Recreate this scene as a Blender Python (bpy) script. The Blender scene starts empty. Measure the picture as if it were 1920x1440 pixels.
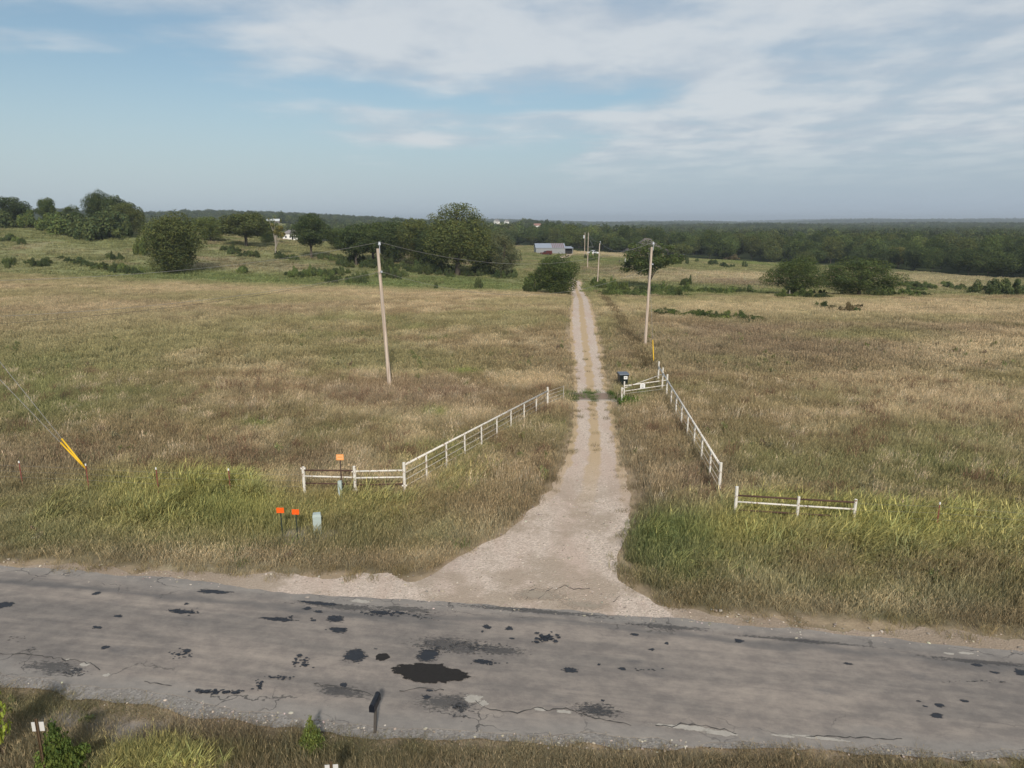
import bpy, bmesh, math, random
import numpy as np
from mathutils import Vector, Matrix, Euler

# ------------------------------------------------------------------ camera, sky, sun, exposure
scene = bpy.context.scene
COL = scene.collection
FPX = 1333.0                       # focal length in photo pixels (1920 wide)
CAM_H = 11.0
PITCH = math.atan((720 - 415) / FPX)
cd = bpy.data.cameras.new('camera')
cam = bpy.data.objects.new('camera', cd)
COL.objects.link(cam)
cd.sensor_width = 36.0
cd.lens = 36.0 * FPX / 1920.0
cd.clip_start = 0.1
cd.clip_end = 30000
cam.location = (0, 0, CAM_H)
cam.rotation_euler = (math.pi / 2 - PITCH, 0, 0)
scene.camera = cam

SUN_EL, SUN_AZ = 33.0, 173.0       # azimuth from +Y, clockwise: behind the camera
w = bpy.data.worlds.new('World')
scene.world = w
w.use_nodes = True
nt = w.node_tree
nt.nodes.clear()
def N(tree, typ, **kw):
    n = tree.nodes.new(typ)
    for k, v in kw.items():
        setattr(n, k, v)
    return n
def L(tree, a, b):
    tree.links.new(a, b)
def mathn(tree, op, a=None, b=None, c=None, clamp=False):
    n = tree.nodes.new('ShaderNodeMath'); n.operation = op; n.use_clamp = clamp
    for i, v in enumerate((a, b, c)):
        if v is None: continue
        if isinstance(v, (int, float)): n.inputs[i].default_value = v
        else: tree.links.new(v, n.inputs[i])
    return n.outputs[0]
def maprange(tree, v, a, b, c=0.0, d=1.0, smooth=True):
    n = tree.nodes.new('ShaderNodeMapRange')
    n.interpolation_type = 'SMOOTHSTEP' if smooth else 'LINEAR'
    tree.links.new(v, n.inputs[0])
    for i, q in enumerate((a, b, c, d)): n.inputs[i + 1].default_value = q
    return n.outputs[0]
def mixc(tree, fac, a, b, blend='MIX'):
    n = tree.nodes.new('ShaderNodeMix'); n.data_type = 'RGBA'; n.blend_type = blend
    for sock, v in ((n.inputs[0], fac), (n.inputs[6], a), (n.inputs[7], b)):
        if isinstance(v, (int, float)): sock.default_value = v
        elif isinstance(v, (tuple, list)): sock.default_value = (*v[:3], 1)
        else: tree.links.new(v, sock)
    return n.outputs[2]
def noise(tree, vec, scale, detail=4, rough=0.55, dist=0.0):
    n = tree.nodes.new('ShaderNodeTexNoise')
    n.inputs['Scale'].default_value = scale; n.inputs['Detail'].default_value = detail
    n.inputs['Roughness'].default_value = rough; n.inputs['Distortion'].default_value = dist
    if vec is not None: tree.links.new(vec, n.inputs['Vector'])
    return n.outputs['Fac']
def mapping(tree, vec, scale=(1, 1, 1), loc=(0, 0, 0), rot=(0, 0, 0)):
    n = tree.nodes.new('ShaderNodeMapping')
    n.inputs['Scale'].default_value = scale; n.inputs['Location'].default_value = loc
    n.inputs['Rotation'].default_value = rot
    tree.links.new(vec, n.inputs['Vector'])
    return n.outputs[0]

out = N(nt, 'ShaderNodeOutputWorld')
bg = N(nt, 'ShaderNodeBackground')
bg.inputs['Strength'].default_value = 0.1
sky = N(nt, 'ShaderNodeTexSky')
sky.sky_type = 'NISHITA'
sky.sun_disc = False
sky.sun_elevation = math.radians(SUN_EL)
sky.sun_rotation = math.radians(SUN_AZ)
sky.altitude = 300
sky.air_density = 1.0
sky.dust_density = 1.5
sky.ozone_density = 1.5
tc = N(nt, 'ShaderNodeTexCoord')
sep = N(nt, 'ShaderNodeSeparateXYZ')
L(nt, tc.outputs['Generated'], sep.inputs[0])
zc = mathn(nt, 'ADD', mathn(nt, 'MAXIMUM', sep.outputs[2], 0.0), 0.07)
cu = mathn(nt, 'DIVIDE', sep.outputs[0], zc)
cv = mathn(nt, 'DIVIDE', sep.outputs[1], zc)
comb = N(nt, 'ShaderNodeCombineXYZ')
L(nt, cu, comb.inputs[0]); L(nt, cv, comb.inputs[1])
# a high cloud sheet: broad coverage noise, ragged detail, thin streaks
cvec = comb.outputs[0]
warp = N(nt, 'ShaderNodeTexNoise'); warp.inputs['Scale'].default_value = 0.9; warp.inputs['Detail'].default_value = 3
L(nt, cvec, warp.inputs['Vector'])
wsc = N(nt, 'ShaderNodeVectorMath', operation='MULTIPLY_ADD')
L(nt, warp.outputs['Color'], wsc.inputs[0]); wsc.inputs[1].default_value = (1.3, 1.3, 0); L(nt, cvec, wsc.inputs[2])
wv_ = N(nt, 'ShaderNodeVectorMath', operation='SUBTRACT'); L(nt, wsc.outputs[0], wv_.inputs[0]); wv_.inputs[1].default_value = (0.65, 0.65, 0)
ws = N(nt, 'ShaderNodeSeparateXYZ'); L(nt, wv_.outputs[0], ws.inputs[0])
wu, wq = ws.outputs[0], ws.outputs[1]
n_mid = noise(nt, mapping(nt, cvec, (1.05, 1.25, 1), (1.7, 0.4, 2.0), (0, 0, 0.2)), 1.0, 7, 0.55, 0.25)
n_pat = noise(nt, mapping(nt, cvec, (2.1, 1.5, 1), (4.7, 8.4, 1.0), (0, 0, 0.25)), 1.0, 5, 0.55, 0.2)
n_wisp = noise(nt, mapping(nt, cvec, (0.7, 3.2, 1), (2.0, 5.0, 4.0), (0, 0, -0.1)), 1.0, 6, 0.6, 0.5)
# the sheet: overhead and to one side, with an edge that frays toward the clear side
sheet = mathn(nt, 'MULTIPLY', maprange(nt, wu, -1.9, -0.7), maprange(nt, wq, 4.45, 3.75))
sheet = mathn(nt, 'MAXIMUM', sheet, maprange(nt, wu, 0.15, 1.0))
tongue = mathn(nt, 'MULTIPLY', maprange(nt, wu, -2.0, -0.9), mathn(nt, 'MULTIPLY', maprange(nt, wq, 4.35, 4.75), maprange(nt, wq, 6.6, 5.4)))
sheet = mathn(nt, 'MAXIMUM', sheet, mathn(nt, 'MULTIPLY', tongue, 0.8))
wisp = mathn(nt, 'MULTIPLY', mathn(nt, 'MULTIPLY', maprange(nt, wu, -2.7, -2.1), maprange(nt, wu, -1.1, -1.7)), mathn(nt, 'MULTIPLY', maprange(nt, wq, 2.9, 3.25), maprange(nt, wq, 3.75, 3.45)))
sheet = mathn(nt, 'MAXIMUM', sheet, mathn(nt, 'MULTIPLY', wisp, 0.5))
den = mathn(nt, 'ADD', mathn(nt, 'MULTIPLY', sheet, 0.62), mathn(nt, 'ADD', mathn(nt, 'MULTIPLY', mathn(nt, 'SUBTRACT', n_mid, 0.5), 1.1), mathn(nt, 'MULTIPLY', mathn(nt, 'SUBTRACT', n_pat, 0.5), 0.45)))
den = mathn(nt, 'ADD', den, mathn(nt, 'MULTIPLY', mathn(nt, 'SUBTRACT', n_wisp, 0.5), 0.32))
cloud = maprange(nt, den, 0.08, 0.74)
shade = maprange(nt, mathn(nt, 'ADD', mathn(nt, 'MULTIPLY', n_pat, 0.6), mathn(nt, 'MULTIPLY', n_mid, 0.4)), 0.40, 0.60)
ccol = mixc(nt, shade, (4.6, 5.15, 5.8), (6.2, 6.5, 6.75))
blue = mixc(nt, 1.0, sky.outputs[0], (0.84, 0.94, 0.90), 'MULTIPLY')
hazec = mixc(nt, maprange(nt, sep.outputs[0], -0.6, 0.5), (4.6, 5.4, 5.95), (3.7, 4.5, 5.45))
blue2 = mixc(nt, maprange(nt, sep.outputs[2], -0.02, 0.22, 0.96, 0.16), blue, hazec)
fin = mixc(nt, mathn(nt, 'MULTIPLY', mathn(nt, 'MULTIPLY', cloud, 0.85), maprange(nt, sep.outputs[2], 0.03, 0.11, 0.05, 1.0)), blue2, ccol)
L(nt, fin, bg.inputs['Color'])
L(nt, bg.outputs[0], out.inputs[0])

sd = bpy.data.lights.new('sun', 'SUN')
sd.energy = 3.1
sd.angle = math.radians(3.0)
sd.color = (1.0, 0.94, 0.86)
sun = bpy.data.objects.new('sun', sd)
COL.objects.link(sun)
_a, _e = math.radians(SUN_AZ), math.radians(SUN_EL)
sdir = Vector((math.sin(_a) * math.cos(_e), math.cos(_a) * math.cos(_e), math.sin(_e)))
sun.rotation_euler = sdir.to_track_quat('Z', 'Y').to_euler()
sun.location = (0, -20, 60)

scene.view_settings.view_transform = 'Standard'
scene.view_settings.look = 'None'
scene.view_settings.exposure = 0.13
scene.view_settings.gamma = 1.0
scene.render.engine = 'CYCLES'
scene.cycles.max_bounces = 5
scene.cycles.diffuse_bounces = 3
scene.cycles.transparent_max_bounces = 10
scene.cycles.volume_bounces = 0

# ------------------------------------------------------------------ numeric helpers
rng = np.random.default_rng(7)
random.seed(7)
def smooth(a, b, x):
    t = np.clip((np.asarray(x, float) - a) / (b - a), 0, 1)
    return t * t * (3 - 2 * t)
def _hash(ix, iy, seed):
    h = (ix.astype(np.int64) * 374761393 + iy.astype(np.int64) * 668265263 + seed * 144665) & 0xFFFFFFFF
    h = ((h ^ (h >> 13)) * 1274126177) & 0xFFFFFFFF
    return ((h ^ (h >> 16)) & 0xFFFF) / 65535.0
def vnoise(x, y, seed=0):
    x = np.asarray(x, float); y = np.asarray(y, float)
    ix = np.floor(x); iy = np.floor(y)
    fx = x - ix; fy = y - iy
    fx = fx * fx * (3 - 2 * fx); fy = fy * fy * (3 - 2 * fy)
    a = _hash(ix, iy, seed); b = _hash(ix + 1, iy, seed)
    c = _hash(ix, iy + 1, seed); d = _hash(ix + 1, iy + 1, seed)
    return (a * (1 - fx) + b * fx) * (1 - fy) + (c * (1 - fx) + d * fx) * fy
def fbm(x, y, scale, seed=0, octv=4):
    s = 0; amp = 0.5; tot = 0; f = 1.0 / scale
    for o in range(octv):
        s = s + amp * vnoise(x * f + 17.3 * o, y * f - 9.1 * o, seed + o); tot += amp
        amp *= 0.5; f *= 2.03
    return s / tot

# ------------------------------------------------------------------ terrain height
BUMPS = []
NEAR_E = ([-45, -16, -12.79, -8.42, -4.91, -3.13, 0.0, 2.81, 6.24, 10.85, 14, 45],
          [21.5, 16.2, 15.55, 14.75, 14.05, 13.72, 13.45, 13.3, 13.12, 12.85, 12.6, 9.9])
FAR_E = ([-45, -16.67, -11.03, -6.42, 0.0, 4.36, 9.26, 13.36, 45],
         [26.3, 21.22, 20.34, 19.43, 18.77, 18.06, 17.27, 16.53, 11.2])
def road_near(x): return np.interp(x, *NEAR_E)
def road_far(x): return np.interp(x, *FAR_E)
def drive_mid(y):
    return np.interp(y, [18, 22, 25, 30, 45, 60, 75, 100, 131, 160, 300],
                     [2.6, 2.4, 2.7, 3.5, 5.15, 6.4, 7.3, 9.6, 12.2, 15.5, 30])
def Z(x, y):
    x = np.asarray(x, float); y = np.asarray(y, float)
    z = 12.6 * np.exp(-0.5 * ((x + 165) / 85) ** 2 - 0.5 * ((y - 235) / 80) ** 2)
    z = z - 3.9 * smooth(75, 165, y) + 1.1 * smooth(175, 300, y)
    z = z - 4.6 * smooth(120, 300, y) * smooth(10, 130, x)
    far = smooth(380, 900, y)
    z = z - 2.0 * far
    z = z + 26 * np.exp(-((y - 1350) / 420) ** 2) * smooth(80, -620, x)
    z = z + 3.5 * far * (fbm(x, y, 520, 91, 3) - 0.5) * 2
    z = z + (17.0 + 75 * (fbm(x, y * 0.15, 1000, 55, 4) - 0.5)) * smooth(2200, 4400, y)
    z = z + 26 * (fbm(x, y * 0.6, 560, 58, 4) - 0.48) * smooth(1000, 1500, y) * smooth(-250, 250, x)
    for bx, by, amp, sg in BUMPS:
        z = z + amp * np.exp(-0.5 * ((x - bx) ** 2 + (y - by) ** 2) / sg ** 2)
    # the roadside ditch on both sides of the drive
    dd = y - road_far(x)
    dr = np.abs(x - drive_mid(y))
    off = smooth(3.2, 6.0, dr)
    z = z - 0.42 * np.exp(-((dd - 4.0) / 1.5) ** 2) * off * (np.abs(x) < 60)
    return z
def Zs(x, y): return float(Z(x, y))
def rough(x, y):
    """small lumps of the unmown ground, none on road or drive"""
    m = smooth(3.0, 6.0, np.abs(x - drive_mid(y))) * np.where(y > 18, smooth(2.5, 6, y - road_far(x)), smooth(0.9, 2.5, road_near(x) - y))
    return m * 0.22 * (fbm(x, y, 3.5, 31, 3) - 0.5)

SP, CP = math.sin(PITCH), math.cos(PITCH)
_T = np.geomspace(6, 9000, 2600)
def at(px, row, h=0.0):
    """the point of the ground (raised by h) seen at a photo pixel"""
    u = (px - 960) / FPX; v = (720 - row) / FPX
    d = np.array([u, CP + v * SP, -SP + v * CP])
    zz = CAM_H + d[2] * _T
    f = zz - Z(d[0] * _T, d[1] * _T) - h
    i = int(np.argmax(f < 0))
    if f[i] >= 0: i = len(_T) - 1
    a = f[i - 1] / (f[i - 1] - f[i]) if i else 0
    t = _T[i - 1] + a * (_T[i] - _T[i - 1])
    x, y = d[0] * t, d[1] * t
    return Vector((x, y, Zs(x, y)))
def atD(px, D):
    u = (px - 960) / FPX
    x, y = u * D, D
    return Vector((x, y, Zs(x, y)))
def height_for(p, row):
    """height above the ground at p that reaches the given photo row"""
    depth = p.y * CP + (CAM_H - p.z) * SP
    v = (720 - row) / FPX
    k = (-SP + v * CP) / (CP + v * SP)
    return CAM_H + k * p.y - p.z
def scale_at(p):
    return (p.y * CP + (CAM_H - p.z) * SP) / FPX      # metres per photo pixel
# knolls that carry the far houses
for px, row, D, sg in ((1006, 431, 820, 45), (932, 424, 1000, 40), (950, 421, 1060, 40), (524, 418, 760, 45)):
    x, y = (px - 960) / FPX * D, D
    k = (-SP + (720 - row) / FPX * CP) / (CP + (720 - row) / FPX * SP)
    BUMPS.append((x, y, CAM_H + k * D - Zs(x, y), sg))

# ------------------------------------------------------------------ materials
def new_mat(name):
    m = bpy.data.materials.new(name); m.use_nodes = True
    t = m.node_tree; t.nodes.clear()
    o = N(t, 'ShaderNodeOutputMaterial')
    return m, t, o
def plain(name, col, rough_=0.7, var=0.12, scale=6.0, metal=0.0, spots=None, spot_amt=0.3, spot_scale=9.0, bump=0.0):
    m, t, o = new_mat(name)
    b = N(t, 'ShaderNodeBsdfPrincipled')
    tc_ = N(t, 'ShaderNodeTexCoord').outputs['Object']
    n1 = noise(t, tc_, scale, 5, 0.6)
    c = mixc(t, n1, tuple(q * (1 - var) for q in col), tuple(min(1, q * (1 + var)) for q in col))
    if spots:
        n2 = noise(t, mapping(t, tc_, (1, 1, 0.6), (3, 1, 7)), spot_scale, 6, 0.65)
        c = mixc(t, maprange(t, n2, 0.62 - spot_amt * 0.3, 0.68 - spot_amt * 0.2), c, spots)
    L(t, c, b.inputs['Base Color'])
    b.inputs['Roughness'].default_value = rough_
    b.inputs['Metallic'].default_value = metal
    b.inputs['Specular IOR Level'].default_value = 0.3
    if bump:
        bn = N(t, 'ShaderNodeBump'); bn.inputs['Strength'].default_value = bump; bn.inputs['Distance'].default_value = 0.01
        L(t, noise(t, tc_, scale * 8, 4), bn.inputs['Height']); L(t, bn.outputs[0], b.inputs['Normal'])
    L(t, b.outputs[0], o.inputs[0])
    return m
M = {}
M['white_pipe'] = plain('white_pipe', (0.70, 0.655, 0.575), 0.6, 0.12, 5, spots=(0.26, 0.15, 0.085), spot_amt=0.28, spot_scale=12)
M['rust_pipe'] = plain('rust_pipe', (0.085, 0.045, 0.032), 0.8, 0.3, 12)
M['guard_pipe'] = plain('guard_pipe', (0.20, 0.15, 0.12), 0.8, 0.25, 12)
M['cable'] = plain('cable', (0.50, 0.46, 0.40), 0.5, 0.15, 5)
M['barbed'] = plain('barbed', (0.22, 0.20, 0.18), 0.5, 0.15, 5)
M['tpost'] = plain('tpost', (0.20, 0.06, 0.045), 0.7, 0.2, 9)
M['paint_white'] = plain('paint_white', (0.78, 0.77, 0.73), 0.5, 0.05, 4)
M['orange'] = plain('orange', (0.90, 0.12, 0.012), 0.45, 0.06, 3)
M['orange_faded'] = plain('orange_faded', (0.88, 0.36, 0.11), 0.5, 0.08, 6)
M['orange_pale'] = plain('orange_pale', (0.90, 0.55, 0.30), 0.5, 0.08, 6)
M['green_post'] = plain('green_post', (0.035, 0.045, 0.03), 0.6, 0.15, 6)
M['brown_post'] = plain('brown_post', (0.075, 0.05, 0.04), 0.6, 0.15, 6)
M['pedestal'] = plain('pedestal', (0.40, 0.46, 0.43), 0.5, 0.05, 4)
M['pedestal_dark'] = plain('pedestal_dark', (0.22, 0.26, 0.24), 0.5, 0.05, 4)
M['yellow'] = plain('yellow', (0.80, 0.48, 0.02), 0.4, 0.06, 3)
M['steel'] = plain('steel', (0.42, 0.43, 0.44), 0.4, 0.1, 8, 0.6)
M['porcelain'] = plain('porcelain', (0.55, 0.57, 0.60), 0.25, 0.05, 4)
M['wire'] = plain('wire', (0.27, 0.26, 0.24), 0.45, 0.1, 2)
M['wire_dark'] = plain('wire_dark', (0.07, 0.065, 0.06), 0.55, 0.1, 2)
M['bin'] = plain('bin', (0.012, 0.018, 0.016), 0.45, 0.1, 5)
M['bin_lid'] = plain('bin_lid', (0.10, 0.12, 0.15), 0.4, 0.1, 5)
M['rubber'] = plain('rubber', (0.02, 0.02, 0.02), 0.8, 0.1, 5)
M['ink'] = plain('ink', (0.10, 0.10, 0.11), 0.6, 0.05, 5)
M['mailbox'] = plain('mailbox', (0.012, 0.014, 0.02), 0.38, 0.15, 6)
M['grey_wood'] = plain('grey_wood', (0.080, 0.070, 0.060), 0.85, 0.25, 14, bump=0.3)
M['sign_back'] = plain('sign_back', (0.62, 0.60, 0.56), 0.45, 0.08, 6)
M['post_rust'] = plain('post_rust', (0.10, 0.065, 0.035), 0.7, 0.25, 12)
M['tin_wall'] = plain('tin_wall', (0.42, 0.43, 0.44), 0.45, 0.06, 0.7)
M['tin_roof'] = plain('tin_roof', (0.46, 0.50, 0.56), 0.35, 0.06, 0.7)
M['tin_red'] = plain('tin_red', (0.20, 0.12, 0.11), 0.5, 0.12, 1.2)
M['shed_wall'] = plain('shed_wall', (0.27, 0.275, 0.28), 0.5, 0.06, 0.7)
M['shed_roof'] = plain('shed_roof', (0.27, 0.30, 0.35), 0.45, 0.06, 0.7)
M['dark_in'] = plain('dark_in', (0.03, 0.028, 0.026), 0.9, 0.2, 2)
M['truck_red'] = plain('truck_red', (0.11, 0.028, 0.025), 0.4, 0.15, 2)
M['truck_white'] = plain('truck_white', (0.80, 0.80, 0.80), 0.3, 0.03, 2)
M['glass'] = plain('glass', (0.03, 0.035, 0.04), 0.1, 0.1, 2)
M['house_white'] = plain('house_white', (0.80, 0.77, 0.72), 0.6, 0.05, 0.6)
M['house_trim'] = plain('house_trim', (0.86, 0.85, 0.82), 0.6, 0.03, 1)
M['roof_brown'] = plain('roof_brown', (0.125, 0.108, 0.096), 0.85, 0.18, 1.0)
M['roof_grey'] = plain('roof_grey', (0.22, 0.20, 0.19), 0.85, 0.15, 1.0)
M['roof_red'] = plain('roof_red', (0.28, 0.15, 0.12), 0.85, 0.15, 1.0)
M['roof_white'] = plain('roof_white', (0.62, 0.64, 0.62), 0.5, 0.06, 1.0)
M['stone_wall'] = plain('stone_wall', (0.20, 0.165, 0.13), 0.9, 0.3, 1.5)
M['concrete'] = plain('concrete', (0.38, 0.33, 0.28), 0.9, 0.15, 6)
M['stone'] = plain('stone', (0.48, 0.42, 0.35), 0.9, 0.25, 8)

def wood_mat():
    m, t, o = new_mat('pole_wood')
    b = N(t, 'ShaderNodeBsdfPrincipled')
    v = N(t, 'ShaderNodeTexCoord').outputs['Object']
    g = noise(t, mapping(t, v, (14, 14, 0.5)), 1.0, 6, 0.65)
    g2 = noise(t, mapping(t, v, (1, 1, 0.25)), 1.5, 3)
    c = mixc(t, maprange(t, g, 0.35, 0.68), (0.36, 0.27, 0.20), (0.66, 0.54, 0.43))
    c = mixc(t, maprange(t, g2, 0.4, 0.75), c, (0.46, 0.39, 0.32))
    L(t, c, b.inputs['Base Color']); b.inputs['Roughness'].default_value = 0.85
    L(t, b.outputs[0], o.inputs[0])
    return m
M['pole_wood'] = wood_mat()

def veg_mat(name, kind):
    """blades and leaves: diffuse plus some light through the leaf"""
    m, t, o = new_mat(name)
    if kind == 'grass':
        a = N(t, 'ShaderNodeAttribute', attribute_type='INSTANCER', attribute_name='tint').outputs['Color']
    elif kind == 'tree':
        a = N(t, 'ShaderNodeObjectInfo').outputs['Color']
    v = N(t, 'ShaderNodeAttribute', attribute_type='GEOMETRY', attribute_name='shade').outputs['Color']
    c = mixc(t, 1.0, a, v, 'MULTIPLY')
    if kind == 'tree':
        pos = N(t, 'ShaderNodeNewGeometry').outputs['Position']
        n1 = noise(t, pos, 0.55, 3)
        c = mixc(t, 1.0, c, mixc(t, maprange(t, n1, 0.3, 0.7), (0.72, 0.80, 0.80), (1.28, 1.20, 1.0)), 'MULTIPLY')
    d = N(t, 'ShaderNodeBsdfDiffuse'); tr = N(t, 'ShaderNodeBsdfTranslucent')
    L(t, c, d.inputs[0]); L(t, c, tr.inputs[0])
    mx = N(t, 'ShaderNodeMixShader'); mx.inputs[0].default_value = 0.28
    L(t, d.outputs[0], mx.inputs[1]); L(t, tr.outputs[0], mx.inputs[2]); L(t, mx.outputs[0], o.inputs[0])
    return m
M['grass'] = veg_mat('grass_blades', 'grass')
M['leaf'] = veg_mat('leaves', 'tree')
M['bark'] = plain('bark', (0.10, 0.08, 0.062), 0.95, 0.3, 4)
M['bark_pale'] = plain('bark_pale', (0.30, 0.26, 0.21), 0.9, 0.25, 4)

def ground_mat():
    m, t, o = new_mat('ground')
    b = N(t, 'ShaderNodeBsdfDiffuse')
    a = N(t, 'ShaderNodeAttribute', attribute_type='GEOMETRY', attribute_name='tint').outputs['Color']
    pos = N(t, 'ShaderNodeNewGeometry').outputs['Position']
    n1 = noise(t, pos, 2.2, 8, 0.65); n2 = noise(t, pos, 0.12, 6, 0.6); n3 = noise(t, pos, 22, 3, 0.6)
    k = mathn(t, 'ADD', mathn(t, 'MULTIPLY', n1, 0.7), mathn(t, 'ADD', mathn(t, 'MULTIPLY', n2, 0.5), mathn(t, 'MULTIPLY', n3, 0.35)))
    c = mixc(t, maprange(t, k, 0.5, 1.05, 0, 1, False), (0.55, 0.55, 0.55), (1.4, 1.4, 1.4))
    c = mixc(t, 1.0, a, c, 'MULTIPLY')
    L(t, c, b.inputs[0])
    bn = N(t, 'ShaderNodeBump'); bn.inputs['Strength'].default_value = 0.6; bn.inputs['Distance'].default_value = 0.12
    L(t, n1, bn.inputs['Height']); L(t, bn.outputs[0], b.inputs['Normal'])
    L(t, b.outputs[0], o.inputs[0])
    return m
M['ground'] = ground_mat()

def gravel_mat():
    """pale crushed limestone: two wheel tracks, a tan crown and sandy edges (u runs across the drive)"""
    m, t, o = new_mat('gravel')
    b = N(t, 'ShaderNodeBsdfDiffuse')
    pos = N(t, 'ShaderNodeNewGeometry').outputs['Position']
    u = N(t, 'ShaderNodeAttribute', attribute_type='GEOMETRY', attribute_name='across')
    su = N(t, 'ShaderNodeSeparateXYZ'); L(t, u.outputs['Vector'], su.inputs[0])
    wob = mathn(t, 'MULTIPLY', mathn(t, 'SUBTRACT', noise(t, pos, 0.9, 5), 0.5), 0.2)
    uu = mathn(t, 'ADD', su.outputs[0], wob)
    fine = noise(t, pos, 26, 4, 0.7)
    vor = N(t, 'ShaderNodeTexVoronoi'); vor.inputs['Scale'].default_value = 17
    L(t, pos, vor.inputs['Vector'])
    vcol = N(t, 'ShaderNodeSeparateColor'); L(t, vor.outputs['Color'], vcol.inputs[0])
    st = mixc(t, vcol.outputs[0], (0.49, 0.40, 0.325), (0.74, 0.61, 0.505))
    st = mixc(t, maprange(t, fine, 0.35, 0.6), mixc(t, 0.5, st, (0.27, 0.22, 0.175)), st)
    n2 = noise(t, mapping(t, pos, (1.2, 0.25, 1)), 0.6, 5)
    st = mixc(t, maprange(t, n2, 0.42, 0.66, 0, 0.6), st, (0.50, 0.375, 0.30))
    n4 = noise(t, mapping(t, pos, (1, 1, 1), (9, 2, 0)), 0.35, 6, 0.65)
    st = mixc(t, mathn(t, 'MULTIPLY', maprange(t, n4, 0.44, 0.58, 0, 0.75), mathn(t, 'SUBTRACT', 1.0, su.outputs[1])), st, (0.36, 0.285, 0.215))
    st = mixc(t, mathn(t, 'MULTIPLY', su.outputs[2], -1.0, clamp=True), st, mixc(t, fine, (0.22, 0.165, 0.115), (0.38, 0.295, 0.215)))
    st = mixc(t, mathn(t, 'MULTIPLY', su.outputs[2], 1.0, clamp=True), st, mixc(t, vcol.outputs[1], (0.17, 0.157, 0.143), (0.30, 0.28, 0.255)))
    edge = mathn(t, 'ABSOLUTE', mathn(t, 'SUBTRACT', uu, 0.5))
    tan = mixc(t, fine, (0.42, 0.30, 0.18), (0.56, 0.425, 0.275))
    c = mixc(t, mathn(t, 'MULTIPLY', maprange(t, edge, 0.36, 0.41), su.outputs[1]), st, tan)
    c = mixc(t, mathn(t, 'MULTIPLY', maprange(t, edge, 0.145, 0.075), su.outputs[1]), c, tan)
    L(t, c, b.inputs[0])
    bn = N(t, 'ShaderNodeBump'); bn.inputs['Strength'].default_value = 0.55; bn.inputs['Distance'].default_value = 0.03
    L(t, mathn(t, 'ADD', vor.outputs['Distance'], fine), bn.inputs['Height']); L(t, bn.outputs[0], b.inputs['Normal'])
    L(t, b.outputs[0], o.inputs[0])
    return m
M['gravel'] = gravel_mat()

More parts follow.
